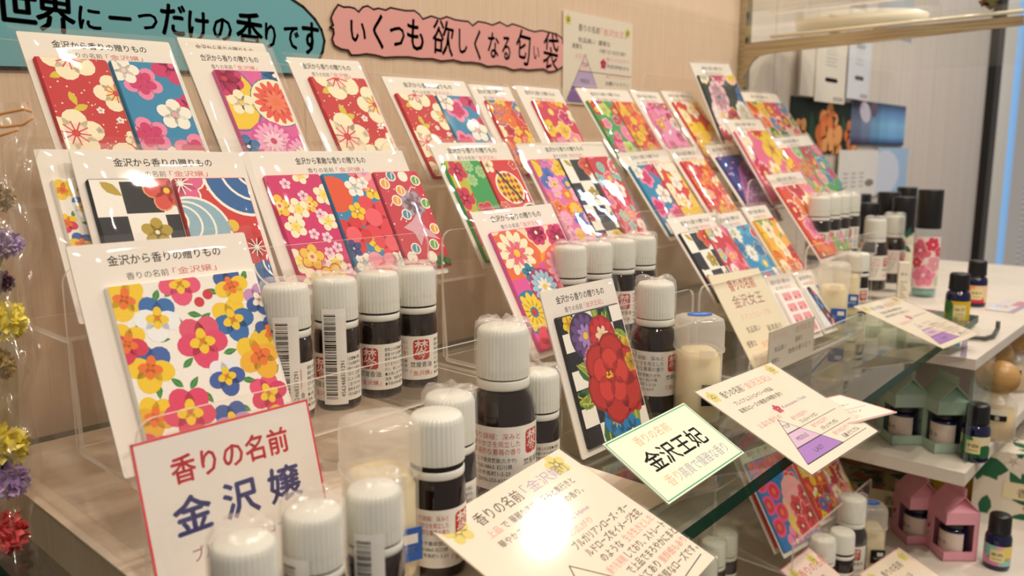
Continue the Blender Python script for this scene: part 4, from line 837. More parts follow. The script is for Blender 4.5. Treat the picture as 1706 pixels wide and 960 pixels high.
def carton(label, col, marks, group):
    t = thing('gable_carton', label, 'carton', group=group); w, d, h, H = .0185, .0175, .053, .079; m = mat(col, 'paper'); th = .0006
    mb = MB()
    def slab(poly, off):
        v = [Vector(p) for p in poly]; n = (v[1] - v[0]).cross(v[2] - v[0]).normalized() * off; k = len(v)
        vs = v + [p - n for p in v]; mb.mesh(vs, [tuple(range(k)), tuple(range(2 * k - 1, k - 1, -1))] + [(i, (i + 1) % k, k + (i + 1) % k, k + i)[::-1] for i in range(k)], m)
    x0, z0_, z1_ = -w + .014, .010, .040
    for a, b, c, e in ((-w, x0, 0, h), (x0, w, 0, z0_), (x0, w, z1_, h)): slab([(a, -d, c), (b, -d, c), (b, -d, e), (a, -d, e)], th)
    slab([(w, -d, 0), (w, d, 0), (w, d, z0_), (w, -d, z0_)], th); slab([(w, -d, z1_), (w, d, z1_), (w, d, h), (w, -d, h)], th); slab([(w, d * .72, z0_), (w, d, z0_), (w, d, z1_), (w, d * .72, z1_)], th)
    slab([(-w, d, 0), (-w, -d, 0), (-w, -d, h), (-w, d, h)], th); slab([(w, d, 0), (-w, d, 0), (-w, d, h), (w, d, h)], th); slab([(-w, -d, .0006), (-w, d, .0006), (w, d, .0006), (w, -d, .0006)], th); mb.build('carton_body', t)
    mb = MB(); slab([(-w, -d, h), (w, -d, h), (w, 0, H - .008), (-w, 0, H - .008)], th); slab([(w, d, h), (-w, d, h), (-w, 0, H - .008), (w, 0, H - .008)], th)
    slab([(-w, -.0006, H - .008), (w, -.0006, H - .008), (w, -.0006, H), (-w, -.0006, H)], th); slab([(-w, .0008, H - .008), (w, .0008, H - .008), (w, .0008, H), (-w, .0008, H)], th)
    for s in (1, -1):
        a, b, c = Vector((s * w, -s * d, h)), Vector((s * w, s * d, h)), Vector((s * (w - .013), 0, H - .011))
        slab([a, b, c], th)
    mb.build('gable_top', t)
    A = Art(.01, .06, 'ink', False)
    for x, y, s, c in marks: A.leaf(x, y, s, .9, c)
    mb = MB(); A.emit(mb, lambda x, y, dd: (-w + .0006 + x, -d - .00003 - dd, y)); mb.build('printed_petal', t)
    return t
def boxed(label, p, rz, group):
    t = thing('boxed_oil_bottle', label, 'bottle', tuple(p), group); t.rotation_euler.z = rz
    mb = MB(); mb.lathe([(0, .0005), (.0125, 0), (.0132, .0015), (.0132, .028), (.011, .031), (0, .032)], M_COBALT, 36, capped=False); mb.build('bottle_body', t)
    mb = MB(); ribbed_cap(mb, .0128, .0322, .046, M_BLACK, 48, .0002); mb.build('cap', t)
    A = Art(.05, .023, 'ink', False); A.text('薔薇水', .025, .009, .006, '5a4a48', 'c'); mb = MB(); cyl_emit(A, mb, .0134, .004, 0, 'e6d3c8'); mb.build('paper_label', t)
gG, gP = 'pale green gable cartons', 'pink gable cartons'
for (u, v), zb, col, mk, lb, lb2, gg in (((1500, 738), ZM, 'b4cbb9', [(.003, .02, .008, '7d988c')], 'pale green gable carton at the left on the middle board', 'bottle inside the left pale green carton', gG), ((1570, 752), ZM, 'b4cbb9', [(.003, .02, .008, '7d988c')], 'pale green gable carton at the right on the middle board', 'bottle inside the right pale green carton', gG),
        ((1524, 903), zl, 'eaa6b6', [(.002, .022, .009, 'b8324c'), (.002, .014, .006, '8fb0b0')], 'pink gable carton at the left on the lower board', 'bottle inside the left pink carton', gP), ((1584, 930), zl, 'eaa6b6', [(.002, .022, .009, 'b8324c'), (.002, .014, .006, '8fb0b0')], 'pink gable carton at the right, beside the lowest mini bottle', 'bottle inside the right pink carton', gP)):
    p = onz(u, v, zb); p.z = zb + .0002; p += Vector((.012, .004, 0)); rz = R_(-138)
    c = carton(lb, col, mk, gg); c.location = p; c.rotation_euler.z = rz
    q2 = Matrix.Rotation(rz, 3, 'Z') @ Vector((.003, 0, 0)); boxed(lb2, p + q2 + Vector((0, 0, .0014)), rz, 'bottles inside the gable cartons')
def diffuser(label, r, zc):
    t = thing('ball_top_diffuser', label, 'diffuser bottle', group='diffusers with wooden ball tops')
    mb = MB(); mb.lathe([(0, .001), (.0162, 0), (.0175, .002), (.0175, zc - r * 1.6), (.014, zc - r * 1.25), (.0085, zc - r * 1.1), (.0085, zc - r * .8), (0, zc - r * .8)], M_FROST, 40, capped=False); mb.build('bottle_body', t)
    mb = MB(); mb.lathe([(0, .003), (.0158, .003), (.0158, zc - r * 1.9), (0, zc - r * 1.9)], mat('e4c88c', 'plastic'), 36, capped=False); mb.build('liquid', t)
    mb = MB(); mb.ball((0, 0, zc), r, M_WOODBALL, 32); mb.build('ball_stopper', t)
    mb = MB(); A = Art(.018, .012, 'ink', False); A.rect(0, .018, 0, .006, '1c1a1a', 2); A.text('香', .009, .001, .005, 'f0e8d8', 'c', L=3); cyl_emit(A, mb, .0177, zc - r * 1.6 - .014, 0, 'ece2cc', 8); mb.build('paper_label', t); return t
for u, v, d, lb in ((1668, 629, 58, 'diffuser with pale wooden ball stopper, in front of the others'), (1664, 603, 52, 'diffuser with wooden ball stopper partly hidden behind the front one'), (1702, 588, 60, 'diffuser with wooden ball stopper cut by the right edge')):
    r = .0178; P_ = onz(u, v, ZM + .066); p = Vector((P_.x, P_.y, ZM)); 
    if 'partly' in lb: p += Vector((.045, .012, 0))
    if 'right edge' in lb: p += Vector((.08, .02, 0))
    o = put(diffuser(lb, r, .066), p, 0)

# ------------------------------------------------------------------ cards
def card_obj(name, label, cat, M, W, H, A, col, group=None, thick=.0008, kind='lam', edge=None, margin=0.0):
    t = thing(name, label, cat, mtx=M, group=group)
    mb = MB(); mb.box(0, W, 0, H, 0, thick, mat(col, kind)); A.emit(mb, lambda x, y, d: (x, y, thick + d), kind=kind); mb.build('card', t)
    if margin:
        mb = MB(); mb.box(-margin, W + margin, -margin, H + margin, thick + .0003, thick + .0006, M_FILM); mb.build('laminate_film', t)
    return t
def star(A, x, y, r, col='e6d878'): A.flower(x, y, r, col, 'f2e8a8', 5, .3)
FL = .003
def text_rows(A, rows):
    for t, x, y, s, c, f in rows: A.text(t, x, y, s, c, 'l', fit=f)
PY = dict(ink='3a302c', pale='eeb0a4', lil='b49ac8')
def art_pyramid(W, H, scent, l1, l2, mats, pink='e8b0a8'):
    A = Art(W, H, 'lam', True); star(A, .008, H - .009, .0055); star(A, W - .010, H - .006, .0055)
    A.text('香りの名前', .016, H - .013, .0068, '3a322e', 'l', fit=.026); A.text(scent, .044, H - .013, .0068, 'ecae9c', 'l', fit=.036)
    A.text(l1, .017, H - .0215, .0042, '3a322e', 'l', fit=.050); A.text(l2, .013, H - .028, .0042, '3a322e', 'l', fit=.056)
    A.flower(.046, H - .036, .0042, 'd84a70', 'f6d8d8', 5); A.text('Kanazawa Ouhi', .052, H - .0375, .0036, 'b4a0cc', 'l', fit=.034)
    A.text('上品な香りの', .010, H - .043, .0046, 'eeb4b0', 'l', fit=.03)
    x, y0, yt, hw = .033, .006, .040, .026
    def xw(y): return hw * (yt - y) / (yt - y0)
    ys = (y0, y0 + .0115, y0 + .0225, yt)
    for k, c in ((0, 'b07cd4'), (1, 'e6c4e4'), (2, 'f4e8e4')):
        a, b = ys[k], ys[k + 1]; A.poly([(x - xw(a), a), (x + xw(a), a), (x + xw(b), b), (x - xw(b), b)], c, 2)
    for k in (0, 1, 2): A.line([(x - xw(ys[k]), ys[k]), (x + xw(ys[k]), ys[k])], .0008, '2a2020', 4); A.line([(x + xw(ys[k]), ys[k]), (W - .006, ys[k])], .0004, '2a2020', 4)
    A.line([(x - xw(y0), y0), (x, yt), (x + xw(y0), y0)], .0005, '2a2020', 4)
    for k, t in enumerate(('LAST', 'MIDDLE', 'TOP')): A.text(t, x, ys[k] + .0035, .0044, '3a2c3c', 'c', L=5, fit=(.012, .014, .007)[k])
    for k, t in enumerate(mats):
        A.text('香りの広がり', x + xw(ys[k]) * .95 + .004, ys[k] + .0065, .0038, 'eeb4ac', 'l', fit=.022); A.text(t, x + xw(ys[k + 1]) + .016, ys[k] + .0018, .0038, '3a322e', 'l', fit=.024)
    return A
PC = (.186, .0032)
def place_card(TL, TR, th, H, phi=None, pl=PC):
    xa, sa = onpl(*TL, pl[0], pl[1], th); xb, sb = onpl(*TR, pl[0], pl[1], th)
    ph = math.atan2(sb - sa, xb - xa) if phi is None else R_(phi); W = math.hypot(xb - xa, sb - sa)
    e = Vector((0, math.sin(R_(th)), math.cos(R_(th)))); P = Vector((xa, pl[0], pl[1])) + e * sa
    M = plane_matrix(P.x, P.y, P.z, th, ph) @ Matrix.Translation((0, -H, 0)); return M, W
M, W = place_card((1157, 655), (1283, 606), 67, .083); A = art_pyramid(W, .083, '「金沢王妃」', 'プレミアムストロベリーの気品', '高貴なローズの魅惑の時間を香り', ('石鹸 ゼラニウム', 'パチュリ サンダル', 'フレッシャーシトロン'))
card_obj('scent_card', 'cream card with lilac pyramid hanging over the glass edge', 'card', M, W, .083, A, 'f7efdc', 'scent description cards', margin=.0015)
M, W = place_card((1422, 512), (1489, 495), 72, .086); A = art_pyramid(W, .086, '「金沢女王」', '気品高い最高の優雅な香り', '高貴な魅惑の女王が香り立つ', ('白檀 ムスク', 'ローズ ジャスミン', 'ベルガモット'))
card_obj('scent_card', 'cream scent card tilted at the far end of glass, lilac pyramid foreshortened', 'card', M, W, .086, A, 'f6ecd4', 'scent description cards', margin=.001)
M, W = place_card((712, 882), (930, 750), 68, .090); A = Art(W, .090, 'lam', True); H = .090
star(A, .009, H - .009, .007); star(A, W - .012, H - .007, .007)
A.text('香りの名前', .020, H - .0125, .0075, '3a302c', 'l', fit=.032); A.text('「金沢嬢」', .055, H - .0125, .0075, 'c0b0c8', 'l', fit=.034)
A.text('上品', .018, H - .020, .0045, 'eea8a0', 'l'); A.text('で', .028, H - .020, .0045, '3a302c', 'l'); A.text('華麗な美貌、深みと奥行きと', .034, H - .020, .0045, '4a403c', 'l', fit=.050)
A.text('華やかさを両立した', .018, H - .0265, .0042, '4a403c', 'l', fit=.036); A.text('の香り。', .068, H - .0265, .0042, '4a403c', 'l', fit=.014)
A.flower(.036, H - .034, .004, 'd87a90', 'f6d8d8', 5); A.text('Kanazawa Hime', .044, H - .035, .0034, 'b4a0cc', 'l', fit=.03); A.text('香りの広がり', .04, H - .041, .004, 'eeb4ac', 'l', fit=.028)
for i, t in enumerate(('ブルガリアンローズ・オー', 'ルドローズをイメージ生花', 'のような', 'しており、ストレート', 'で上品でまろやかにまと', 'めてあり', '重厚なローズです。')):
    A.text(t, (.045, .047, .050, .062, .054, .054, .062)[i], H - .047 - i * .0058, .0050, '3a302c', 'l', fit=(.047, .047, .017, .035, .044, .017, .035)[i])
A.text('生き生きとした', .070, H - .0586, .0048, 'f0aca4', 'l', fit=.026); A.text('香りを再現', .046, H - .0644, .0046, 'f0aca4', 'l', fit=.014); A.text('重厚感もあり、', .073, H - .076, .0046, 'e8a49c', 'l', fit=.026)
A.line([(.070, H - .0865), (W - .004, H - .0845)], .0005, '2a2020', 4); A.line([(.034, H - .05), (.062, H - .088)], .0006, '4a3c3c', 4); A.line([(.034, H - .05), (.010, H - .088)], .0006, '4a3c3c', 4)
cardA = M.copy(); card_obj('scent_card', 'cream card with a bright lamp glare at the bottom centre', 'card', M, W, H, A, 'f6ead6', 'scent description cards', margin=.001)
M, W = place_card((1003, 742), (1138, 673), 61, .044); H = .044; A = Art(W, H, 'lam', True)
A.line([(.0012, .0012), (W - .0012, .0012), (W - .0012, H - .0012), (.0012, H - .0012)], .0007, '4aa87c', 2, True)
A.text('香りの名前', .020, H - .0105, .0068, 'f0b08c', 'l', fit=.034); A.text('金沢王妃', .013, H - .0265, .0135, '241f1e', 'l', fit=.058, bold=.012); A.text('香り', .013, .0065, .0078, 'f0b898', 'l', fit=.013); A.text('高貴で優雅な香り', .027, .0065, .0075, 'b0a4b4', 'l', fit=.050)
card_obj('title_card', 'pale green card with thin green border and bold black characters', 'card', M, W, H, A, 'eaf2d8')
M, W = place_card((1322, 640), (1412, 667), 74, .046, phi=6, pl=(.186, .0012)); W = .062; A = Art(W, .046, 'lam', True); A.line([(.0008, .0008), (W - .0008, .0008), (W - .0008, .0452), (.0008, .0452)], .0008, 'e05a70', 2, True)
star(A, .008, .038, .004); A.text('香りの名前', .014, .036, .005, '3a302c', 'l'); A.text('フレッシャー', .02, .026, .005, '3a302c', 'l'); A.line([(.006, .02), (.056, .02)], .0004, '3a302c', 3); A.text('ジャスミン', .02, .013, .005, '3a302c', 'l'); A.text('広がり', .02, .005, .005, 'e8a0a0', 'l')
M2, _ = place_card((1325, 643), (1410, 665), 80, .046, phi=-38, pl=(.190, .001)); P_ = onz(1408, 668, .0012)
M2 = Matrix.Translation((P_.x - .052, P_.y + .012, .0006)) @ Matrix.Rotation(R_(-18), 4, 'Z') @ Matrix.Translation((0, -.03, 0))
card_obj('scent_card', 'small red bordered card lying on the glass under the pyramid card', 'card', M2, W, .046, A, 'f8f0e2', 'scent description cards')
# upright cards
PP = (.283, .0016)
M, W = place_card((215, 742), (510, 665), 15, .078, pl=PP); H = .0725; M = M @ Matrix.Translation((0, .0055, 0)); A = Art(W, H, 'lam', True)
A.line([(.0004, 0), (.0004, H - .0004), (W - .0004, H - .0004), (W - .0004, 0)], .0011, 'e8404a', 2)
A.text('香りの名前', W * .50, H - .0185, .0115, 'f0434e', 'c', fit=W * .66, bold=.018); A.text('金 沢 嬢', W * .50, H - .038, .0155, '5a5ca0', 'c', fit=W * .72, bold=.022)
A.text('ブルガリアンローズ', W * .50, H - .050, .0062, 'e0a0c4', 'c', fit=W * .6, bold=.004); A.text('奥行きと深みのある', .008, H - .062, .0062, 'e0707c', 'l', fit=W * .7); A.text('ストレートな香りです', .010, H - .0705, .0062, '3a3430', 'l', fit=W * .75)
card_obj('price_card', 'white red bordered card with navy characters below the pansy pack', 'card', M, W, H, A, 'f4efe8', margin=.001)
M, W = place_card((1178, 461), (1262, 447), 33, .10, pl=(.278, .0012)); 
th = 33; xa, sa = onpl(1178, 461, .278, .0012, th); H = sa - .0015; M, W = place_card((1178, 461), (1262, 447), th, H, pl=(.278, .0012)); A = Art(W, H, 'lam', True)
A.text('香りの名前', W * .52, H - .016, .011, 'eea088', 'c', fit=W * .52, bold=.02); A.text('金沢女王', W * .50, H - .031, .012, 'eab8a8', 'c', fit=W * .60, bold=.006); A.text('ダマスクローズ香', W * .5, H - .043, .006, 'f0c0b4', 'c', fit=W * .6)
for i, (t, x, c, f) in enumerate((('気品高い', .2, '3a302c', .26), ('優雅な', .08, '3a302c', .18), ('香りで', .08, 'eaa49c', .16), ('女王の香り', .22, '3a302c', .34))): A.text(t, W * x, H - .0545 - i * .0115, .0062, c, 'l', fit=W * f)
for i, (t, x, c, f) in enumerate((('最高級の', .58, '3a302c', .3), ('魅惑の', .34, 'f0b8ac', .22), ('が香り立つ', .5, '3a302c', .36))): A.text(t, W * x, H - .0575 - i * .0115, .0062, c, 'l', fit=W * f)
card_obj('scent_card', 'tall cream handwritten card with pink heading leaning beside the pink faces pack', 'card', M, W, H, A, 'f5eacb', 'scent description cards', margin=.001)
a, b = ony(1281, 592, .2695), ony(1357, 548, .2695); W = b.x - a.x; H = .034
A = Art(W, H, 'lam', True); A.text('香りの名前', .006, .026, .0055, 'd8a8a0', 'l', fit=W * .3); A.text('金沢女王', W * .55, .026, .0060, 'cc9084', 'l', fit=W * .36); A.text('気品高い', .010, .016, .005, '4a423e', 'l', fit=W * .26); A.text('最高の', W * .56, .018, .005, '4a423e', 'l', fit=W * .16); A.text('優雅な', .006, .007, .005, '4a423e', 'l', fit=W * .16); A.text('魅惑の香り立つ', W * .42, .010, .005, '4a423e', 'l', fit=W * .5)
card_obj('scent_card', 'grey beige card slotted on the front of the clear tray', 'card', plane_matrix(a.x, .2705, max(.002, a.z - H), 0), W, H, A, 'cfc3b0', 'scent description cards')
# low cards at the bottom
p = onz(1325, 935, -.20)
def low_card(TL, TR, th, H, lb, col, rows, border, pl):
    M, W = place_card(TL, TR, th, H, pl=pl); A = Art(W, H, 'lam', True); star(A, .010, H - .010, .006); star(A, W - .012, H - .009, .006)
    if border: A.line([(.0006, .0006), (W - .0006, .0006), (W - .0006, H - .0006), (.0006, H - .0006)], .0009, border, 2, True)
    text_rows(A, [(t, x, H - y, s, c, None) for t, x, y, s, c in rows]); card_obj('scent_card', lb, 'card', M, W, H, A, col, 'scent description cards')
low_card((1299, 951), (1347, 913), 62, .05, 'small pink bordered card at the bottom in front of the lower rack', 'f6dfd4', (('香りの名前', .014, .018, .010, 'e07868'), ('金沢', .018, .034, .012, 'b0887c')), 'e88a90', (.19, -.225))
low_card((1430, 958), (1497, 913), 70, .08, 'cream card with yellow flower stamps at the bottom edge below pink cartons', 'f4e4cc', (('香りの名前', .024, .016, .008, '4a403c'), ('フレッシュな', .024, .028, .006, '5a504c'), ('薔薇の香り', .024, .038, .006, 'e09a8c')), 'e8a8a0', (.165, -.235))
def flat_card(label, pts, z, col, bands):
    P3 = [onz(u, v, z) for u, v in pts]; o = P3[3]; ex = P3[2] - o; ey = P3[0] - o; W, H = ex.length, ey.length
    X = ex.normalized(); Z = Vector((0, 0, 1)); Y = Z.cross(X); M = Matrix(((X.x, Y.x, 0, o.x), (X.y, Y.y, 0, o.y), (0, 0, 1, z), (0, 0, 0, 1)))
    A = Art(W, H, 'lam', True)
    for x0, x1, y0, y1, c in bands: A.rect(x0 * W, x1 * W, y0 * H, y1 * H, c, 1)
    A.text('香りのご案内', W * .12, H * .3, H * .16, '5a5050', 'l', fit=W * .4); card_obj('flat_card', label, 'card', M, W, H, A, col, 'cards lying on the side unit')
flat_card('card with teal triangle and lilac border lying on the upper board', [(1570, 566), (1635, 566), (1610, 597), (1545, 590)], ZU + .0003, 'f0ece4', [(0.84, 1, 0, 1, 'a898b0'), (.35, .8, .6, .95, '3f9a90')])
flat_card('white card with pink corner lying on upper board beside the curtain', [(1655, 497), (1704, 502), (1690, 522), (1640, 516)], ZU + .0003, 'ece4e4', [(.8, 1, 0, 1, 'b0a0b8'), (.5, .8, .5, .9, 'dc8c94')])
h = [onz(u, v, ZU + .003) for u, v in ((1575, 558), (1610, 562), (1640, 564), (1655, 560), (1662, 548))]
mb = MB(); mb.tube(h + [h[-1] + Vector((.0, .0, .008))], .0022, mat('4a4844', 'plastic'), 8); tag(mb.build('label_hook'), 'dark grey bent hook strip lying on the upper board', 'hook')
# ------------------------------------------------------------------ boxes at the back of the lower board
for i, (u, v, lb) in enumerate(((1412, 772, 'kraft box at the left behind the pyramid card tip'), (1455, 778, 'kraft box in the middle of the shadowed row'), (1497, 786, 'kraft box at the right end of the shadowed row'))):
    p = onz(u, v, -.245); t = thing('kraft_box', lb, 'box', (p.x, p.y, -.245), 'kraft boxes under the middle board'); t.rotation_euler.z = R_(-96)
    mb = MB(); mb.box(-.0155, .0155, 0, .045, .0003, .095, mat('c48a4c', 'paper')); mb.build('box_body', t)
    mb = MB(); A = Art(.022, .030, 'ink', True); A.rect(0, .022, 0, .030, 'd8c48c'); A.flower(.014, .018, .008, '5a7a3c', None); A.text('1', .003, .006, .02, '2a241c', 'l'); A.emit(mb, lambda x, y, d: (x - .011, -.0003 - d, .025 + y)); mb.build('box_label', t)
def leafbox(label, p, sx, sy, sz, rz, bg, cols, seed):
    t = thing('leaf_print_box', label, 'box', tuple(p), 'leaf print gift boxes'); t.rotation_euler.z = rz
    mb = MB(); mb.box(-sx, sx, -sy, sy, .0003, sz, mat(bg, 'paper'))
    for W, H, fn in ((2 * sx, sz, lambda x, y, d: (x - sx, -sy - d, y)), (2 * sx, 2 * sy, lambda x, y, d: (x - sx, y - sy, sz + d)), (2 * sy, sz, lambda x, y, d: (sx + d, x - sy, y)), (2 * sy, sz, lambda x, y, d: (-sx - d, x - sy, y))):
        A = Art(W, H, 'ink', True); q = random.Random(seed)
        for k in range(26): A.nxt(1); A.leaf(q.uniform(0, W), q.uniform(0, H), .03, q.uniform(0, 6), cols[0] if k % 3 else q.choice(cols))
        for k in range(6): A.flower(q.uniform(0, W), q.uniform(0, H), .010, q.choice(cols[1:]), None)
        A.emit(mb, fn)
    mb.build('box_body', t); mb = MB(); A = Art(.04, .02, 'ink', True); A.rect(0, .04, 0, .02, 'e8dcb4'); A.text('香', .02, .004, .012, '4a4030', 'c'); A.emit(mb, lambda x, y, d: (x - .02, -sy - .0005 - d, sz * .3 + y)); mb.build('box_label', t)
p = onz(1650, 860, -.245); leafbox('leaf print box with orange flowers behind the lowest mini bottle', (1.085, .165, -.2448), .05, .03, .078, R_(-80), 'e8e0cc', ('2f6a48', 'e0884c', 'f0e4d0', '2f6a48'), 3)
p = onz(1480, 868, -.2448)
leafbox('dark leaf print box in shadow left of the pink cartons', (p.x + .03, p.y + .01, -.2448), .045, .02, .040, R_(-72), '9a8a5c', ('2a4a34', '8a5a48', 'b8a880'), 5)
t = thing('yellow_box', 'yellow box standing behind the pink cartons', 'box', (1.09, .245, -.2448)); mb = MB(); mb.box(-.012, .03, -.035, .035, .0003, .098, mat('dcb83c', 'paper')); mb.build('box_body', t); mb = MB(); mb.box(-.0126, -.0121, -.025, .025, .055, .085, mat('f0e0a0', 'paper')); mb.build('box_label', t)

# ------------------------------------------------------------------ signs on the wall
def wall_pt(u, v): p = ony(u, v, WY - .001); return p.x, p.z
def sign(name, label, cat, outline, col, chars, inkw, border, bw=.0011):
    P = [wall_pt(*q) for q in outline]; x0 = min(p[0] for p in P); z0 = min(p[1] for p in P); P = [(a - x0, c - z0) for a, c in P]; n = len(P)
    t = thing(name, label, cat, (x0, WY - .0006, z0)); mb = MB(); vs = [(a, -.0008, c) for a, c in P] + [(a, 0, c) for a, c in P]
    mb.mesh(vs, [tuple(range(n)), tuple(range(2 * n - 1, n - 1, -1))] + [(i, n + i, n + (i + 1) % n, (i + 1) % n) for i in range(n)], mat(col, 'paper'))
    A = Art(9, 9, 'ink', False)
    if border: A.line(P, bw, border, 1, True)
    for ch, u, v, hpx, sx, rot, bold in chars:
        a, c = wall_pt(u, v); a2, c2 = wall_pt(u, v - hpx); s = (c2 - c) / (.82 if name == 'blue_sign' else .66)
        A.text(ch, a - x0, c - z0, s, inkw, 'c', rot=R_(rot), bold=bold, sx=sx, L=3)
    A.emit(mb, lambda x, y, d: (x, -.0008 - d, y)); mb.build('paper_sheet', t); return t
sc = [(555, 42), (551, 30), (556, 18), (563, 8), (572, 12), (582, 12), (590, 14), (597, 20), (604, 12), (612, 10), (622, 16), (630, 14), (642, 17), (650, 13), (660, 15), (675, 18), (690, 18), (698, 24), (704, 32), (718, 27), (733, 32), (744, 28), (757, 33), (770, 35), (780, 36), (787, 43), (796, 36), (808, 38), (820, 42), (832, 37), (845, 44), (853, 40), (866, 44), (880, 50), (890, 53), (902, 51), (915, 54), (927, 57), (936, 64), (937, 72), (943, 80), (941, 92), (943, 103), (936, 112), (926, 118), (915, 120), (905, 115), (892, 116), (880, 117), (868, 115), (855, 117), (842, 112), (828, 110), (812, 111), (800, 106), (785, 104), (770, 104), (755, 100), (735, 102), (720, 98), (700, 98), (680, 95), (660, 95), (640, 96), (625, 92), (610, 90), (596, 92), (585, 92), (580, 84), (568, 82), (557, 76), (553, 65), (556, 56), (555, 48), (549, 46)]
sign('pink_sign', 'pink cloud shaped handwritten sign on the wall', 'sign', sc, 'eeaaa6', [('い', 596, 70, 32, .85, -3, .012), ('く', 630, 77, 44, .62, 0, .012), ('つ', 661, 78, 34, .75, -3, .012), ('も', 692, 81, 40, .78, 0, .012), ('欲', 737, 87, 42, .82, -4, .006), ('し', 771, 87, 32, .6, 0, .012), ('く', 795, 96, 38, .5, 0, .012), ('な', 821, 94, 32, .66, -3, .012), ('る', 843, 98, 32, .56, 0, .012), ('匂', 870, 103, 42, .64, -4, .006), ('い', 893, 99, 20, .6, 0, .01), ('袋', 916, 112, 46, .62, -4, .004)], '1a1414', '2a1a18', .0016)
bl = [(-60, -60), (440, -22)] + [(440 + 100 * math.cos(R_(a)) , 78 - 90 * math.sin(R_(a))) for a in (75, 60, 45, 30, 15, 0, -15, -30, -40)] + [(505, 150), (-60, 150)]
bl = [(-60, -70), (420, -35), (450, -22), (478, -6), (505, 12), (524, 32), (535, 50), (540, 68), (537, 86), (530, 102), (515, 125), (-60, 112)]
sign('blue_sign', 'large turquoise handwritten sign at the upper left of the wall', 'sign', bl, '73b2bd', [('世', 28, 36, 60, 1.0, 0, .018), ('界', 94, 48, 58, .95, -2, .018), ('に', 150, 48, 38, 1.0, -2, .018), ('一', 202, 52, 44, .75, 2, .02), ('つ', 246, 50, 34, .95, -3, .018), ('だ', 290, 56, 50, .8, 0, .018), ('け', 331, 64, 46, .8, -2, .018), ('の', 371, 66, 40, .85, 0, .018), ('香', 416, 82, 60, .72, -2, .014), ('り', 451, 78, 40, .7, 0, .018), ('で', 486, 80, 40, .68, 0, .018), ('す', 517, 88, 52, .62, -2, .018)], '151515', '1a1d1d', .0024)
a, b = wall_pt(938, 16), wall_pt(1050, 180); W, H = b[0] - a[0], a[1] - b[1]
A = Art(W, H, 'paper', True); star(A, .008, H - .009, .006); star(A, W - .010, H - .012, .006); k = W / .117
A.text('香りの名前', W * .2, H - .018, .008, '3a322e', 'l', fit=W * .3); A.text('「金沢女王」', W * .52, H - .018, .008, 'e8908c', 'l', fit=W * .38); A.text('気品高い  優雅な', W * .2, H - .030, .006, '4a423e', 'l', fit=W * .46); A.text('高貴な', W * .12, H - .037, .006, '4a423e', 'l'); A.text('が香り立つ女王の香り', W * .5, H - .038, .005, '4a423e', 'l', fit=W * .4)
A.flower(W * .56, H - .05, .006, 'd83a64', 'f4c8d0'); A.text('女王の', W * .16, H - .047, .006, 'eeb4ac', 'l'); A.text('Kanazawa Joou', W * .62, H - .052, .005, 'b4a0cc', 'l', fit=W * .3)
x, yt, y0, hw = W * .30, H * .56, .002, W * .26
ys = (y0, H * .19, H * .37, yt)
for kk, c in ((0, '8a68b0'), (1, 'c4b0d4'), (2, 'ecd0cc')):
    p_, q_ = ys[kk], ys[kk + 1]; f = lambda y: hw * (yt - y) / (yt - y0); A.poly([(x - f(p_), p_), (x + f(p_), p_), (x + f(q_), q_), (x - f(q_), q_)], c, 2); A.line([(x - f(p_), p_), (W if kk else x + f(p_), p_)], .0007, '2a2030', 4)
A.line([(x - hw, y0), (x, yt), (x + hw, y0)], .0006, '2a2030', 4); A.text('TOP', x, ys[2] + .005, .006, '4a3c4c', 'c', L=5); A.text('MIDDLE', x, ys[1] + .005, .006, '4a3c4c', 'c', L=5, fit=.016)
for i, (t, c) in enumerate((('香りの広がり', 'eeb4ac'), ('ベルガモット', '4a423e'), ('香りの広がり', 'eeb4ac'), ('白檀ジャスミン', '4a423e'))): A.text(t, W * .6, H * (.52 - .085 * i - .02 * (i // 2)), .005, c, 'l', fit=W * .36)
card_obj('scent_card', 'cream card with purple pyramid taped flat on the wall', 'card', plane_matrix(a[0], WY - .001, b[1], 0), W, H, A, 'efe4d2', 'scent description cards', kind='paper')
# leaflets and postcards on the right wall
def leaflet(name, label, cat, tl, br_, y, col, fn, group, kind='paper', thick=.0012):
    p, q = ony(*tl, y), ony(*br_, y); W, H = q.x - p.x, p.z - q.z; A = Art(W, H, kind, True); fn(A)
    card_obj(name, label, cat, plane_matrix(p.x, y, q.z, 0), W, H, A, col, group, thick, kind)
def tx(A):
    for i in range(6): A.rect(A.w * .3, A.w * (.62 + .06 * (i % 2)), A.h * (.86 - i * .055), A.h * (.872 - i * .055), '9a948c')
    A.poly(rrect(A.w * .3, A.w * .72, A.h * .32, A.h * .40, A.w * .05), '8a8480'); A.rect(A.w * .6, A.w * .95, A.h * .03, A.h * .1, 'b8b0a8')
def plain(A): A.rect(0, A.w * .06, 0, A.h, '8a7c6c')
def plants(A):
    w, h = A.w, A.h
    for x, y, l, a, c in ((.1, .2, .6, 1.2, '1c3a2a'), (.3, .1, .7, 1.7, '24462f'), (.6, .2, .6, .9, '1a3224'), (.8, .3, .5, 2.0, '28503a'), (.5, .5, .5, .4, '203c2c')): A.nxt(); A.leaf(x * w, y * h, l * h, a, c)
    A.L = 8
    for x, y, r, sq_ in ((.10, .34, .10, 2), (.52, .45, .13, 5), (.58, .22, .15, 6), (.50, .02, .12, 4), (.92, .36, .09, 3)):
        for k in range(sq_): A.nxt(1); A.flower((x + .05 * math.sin(k * 2.3)) * w, y * h + (k - sq_ / 2) * r * .5 * h, r * w, ('e8824a', 'f0a868', 'd8743c')[k % 3], None, 5, k)
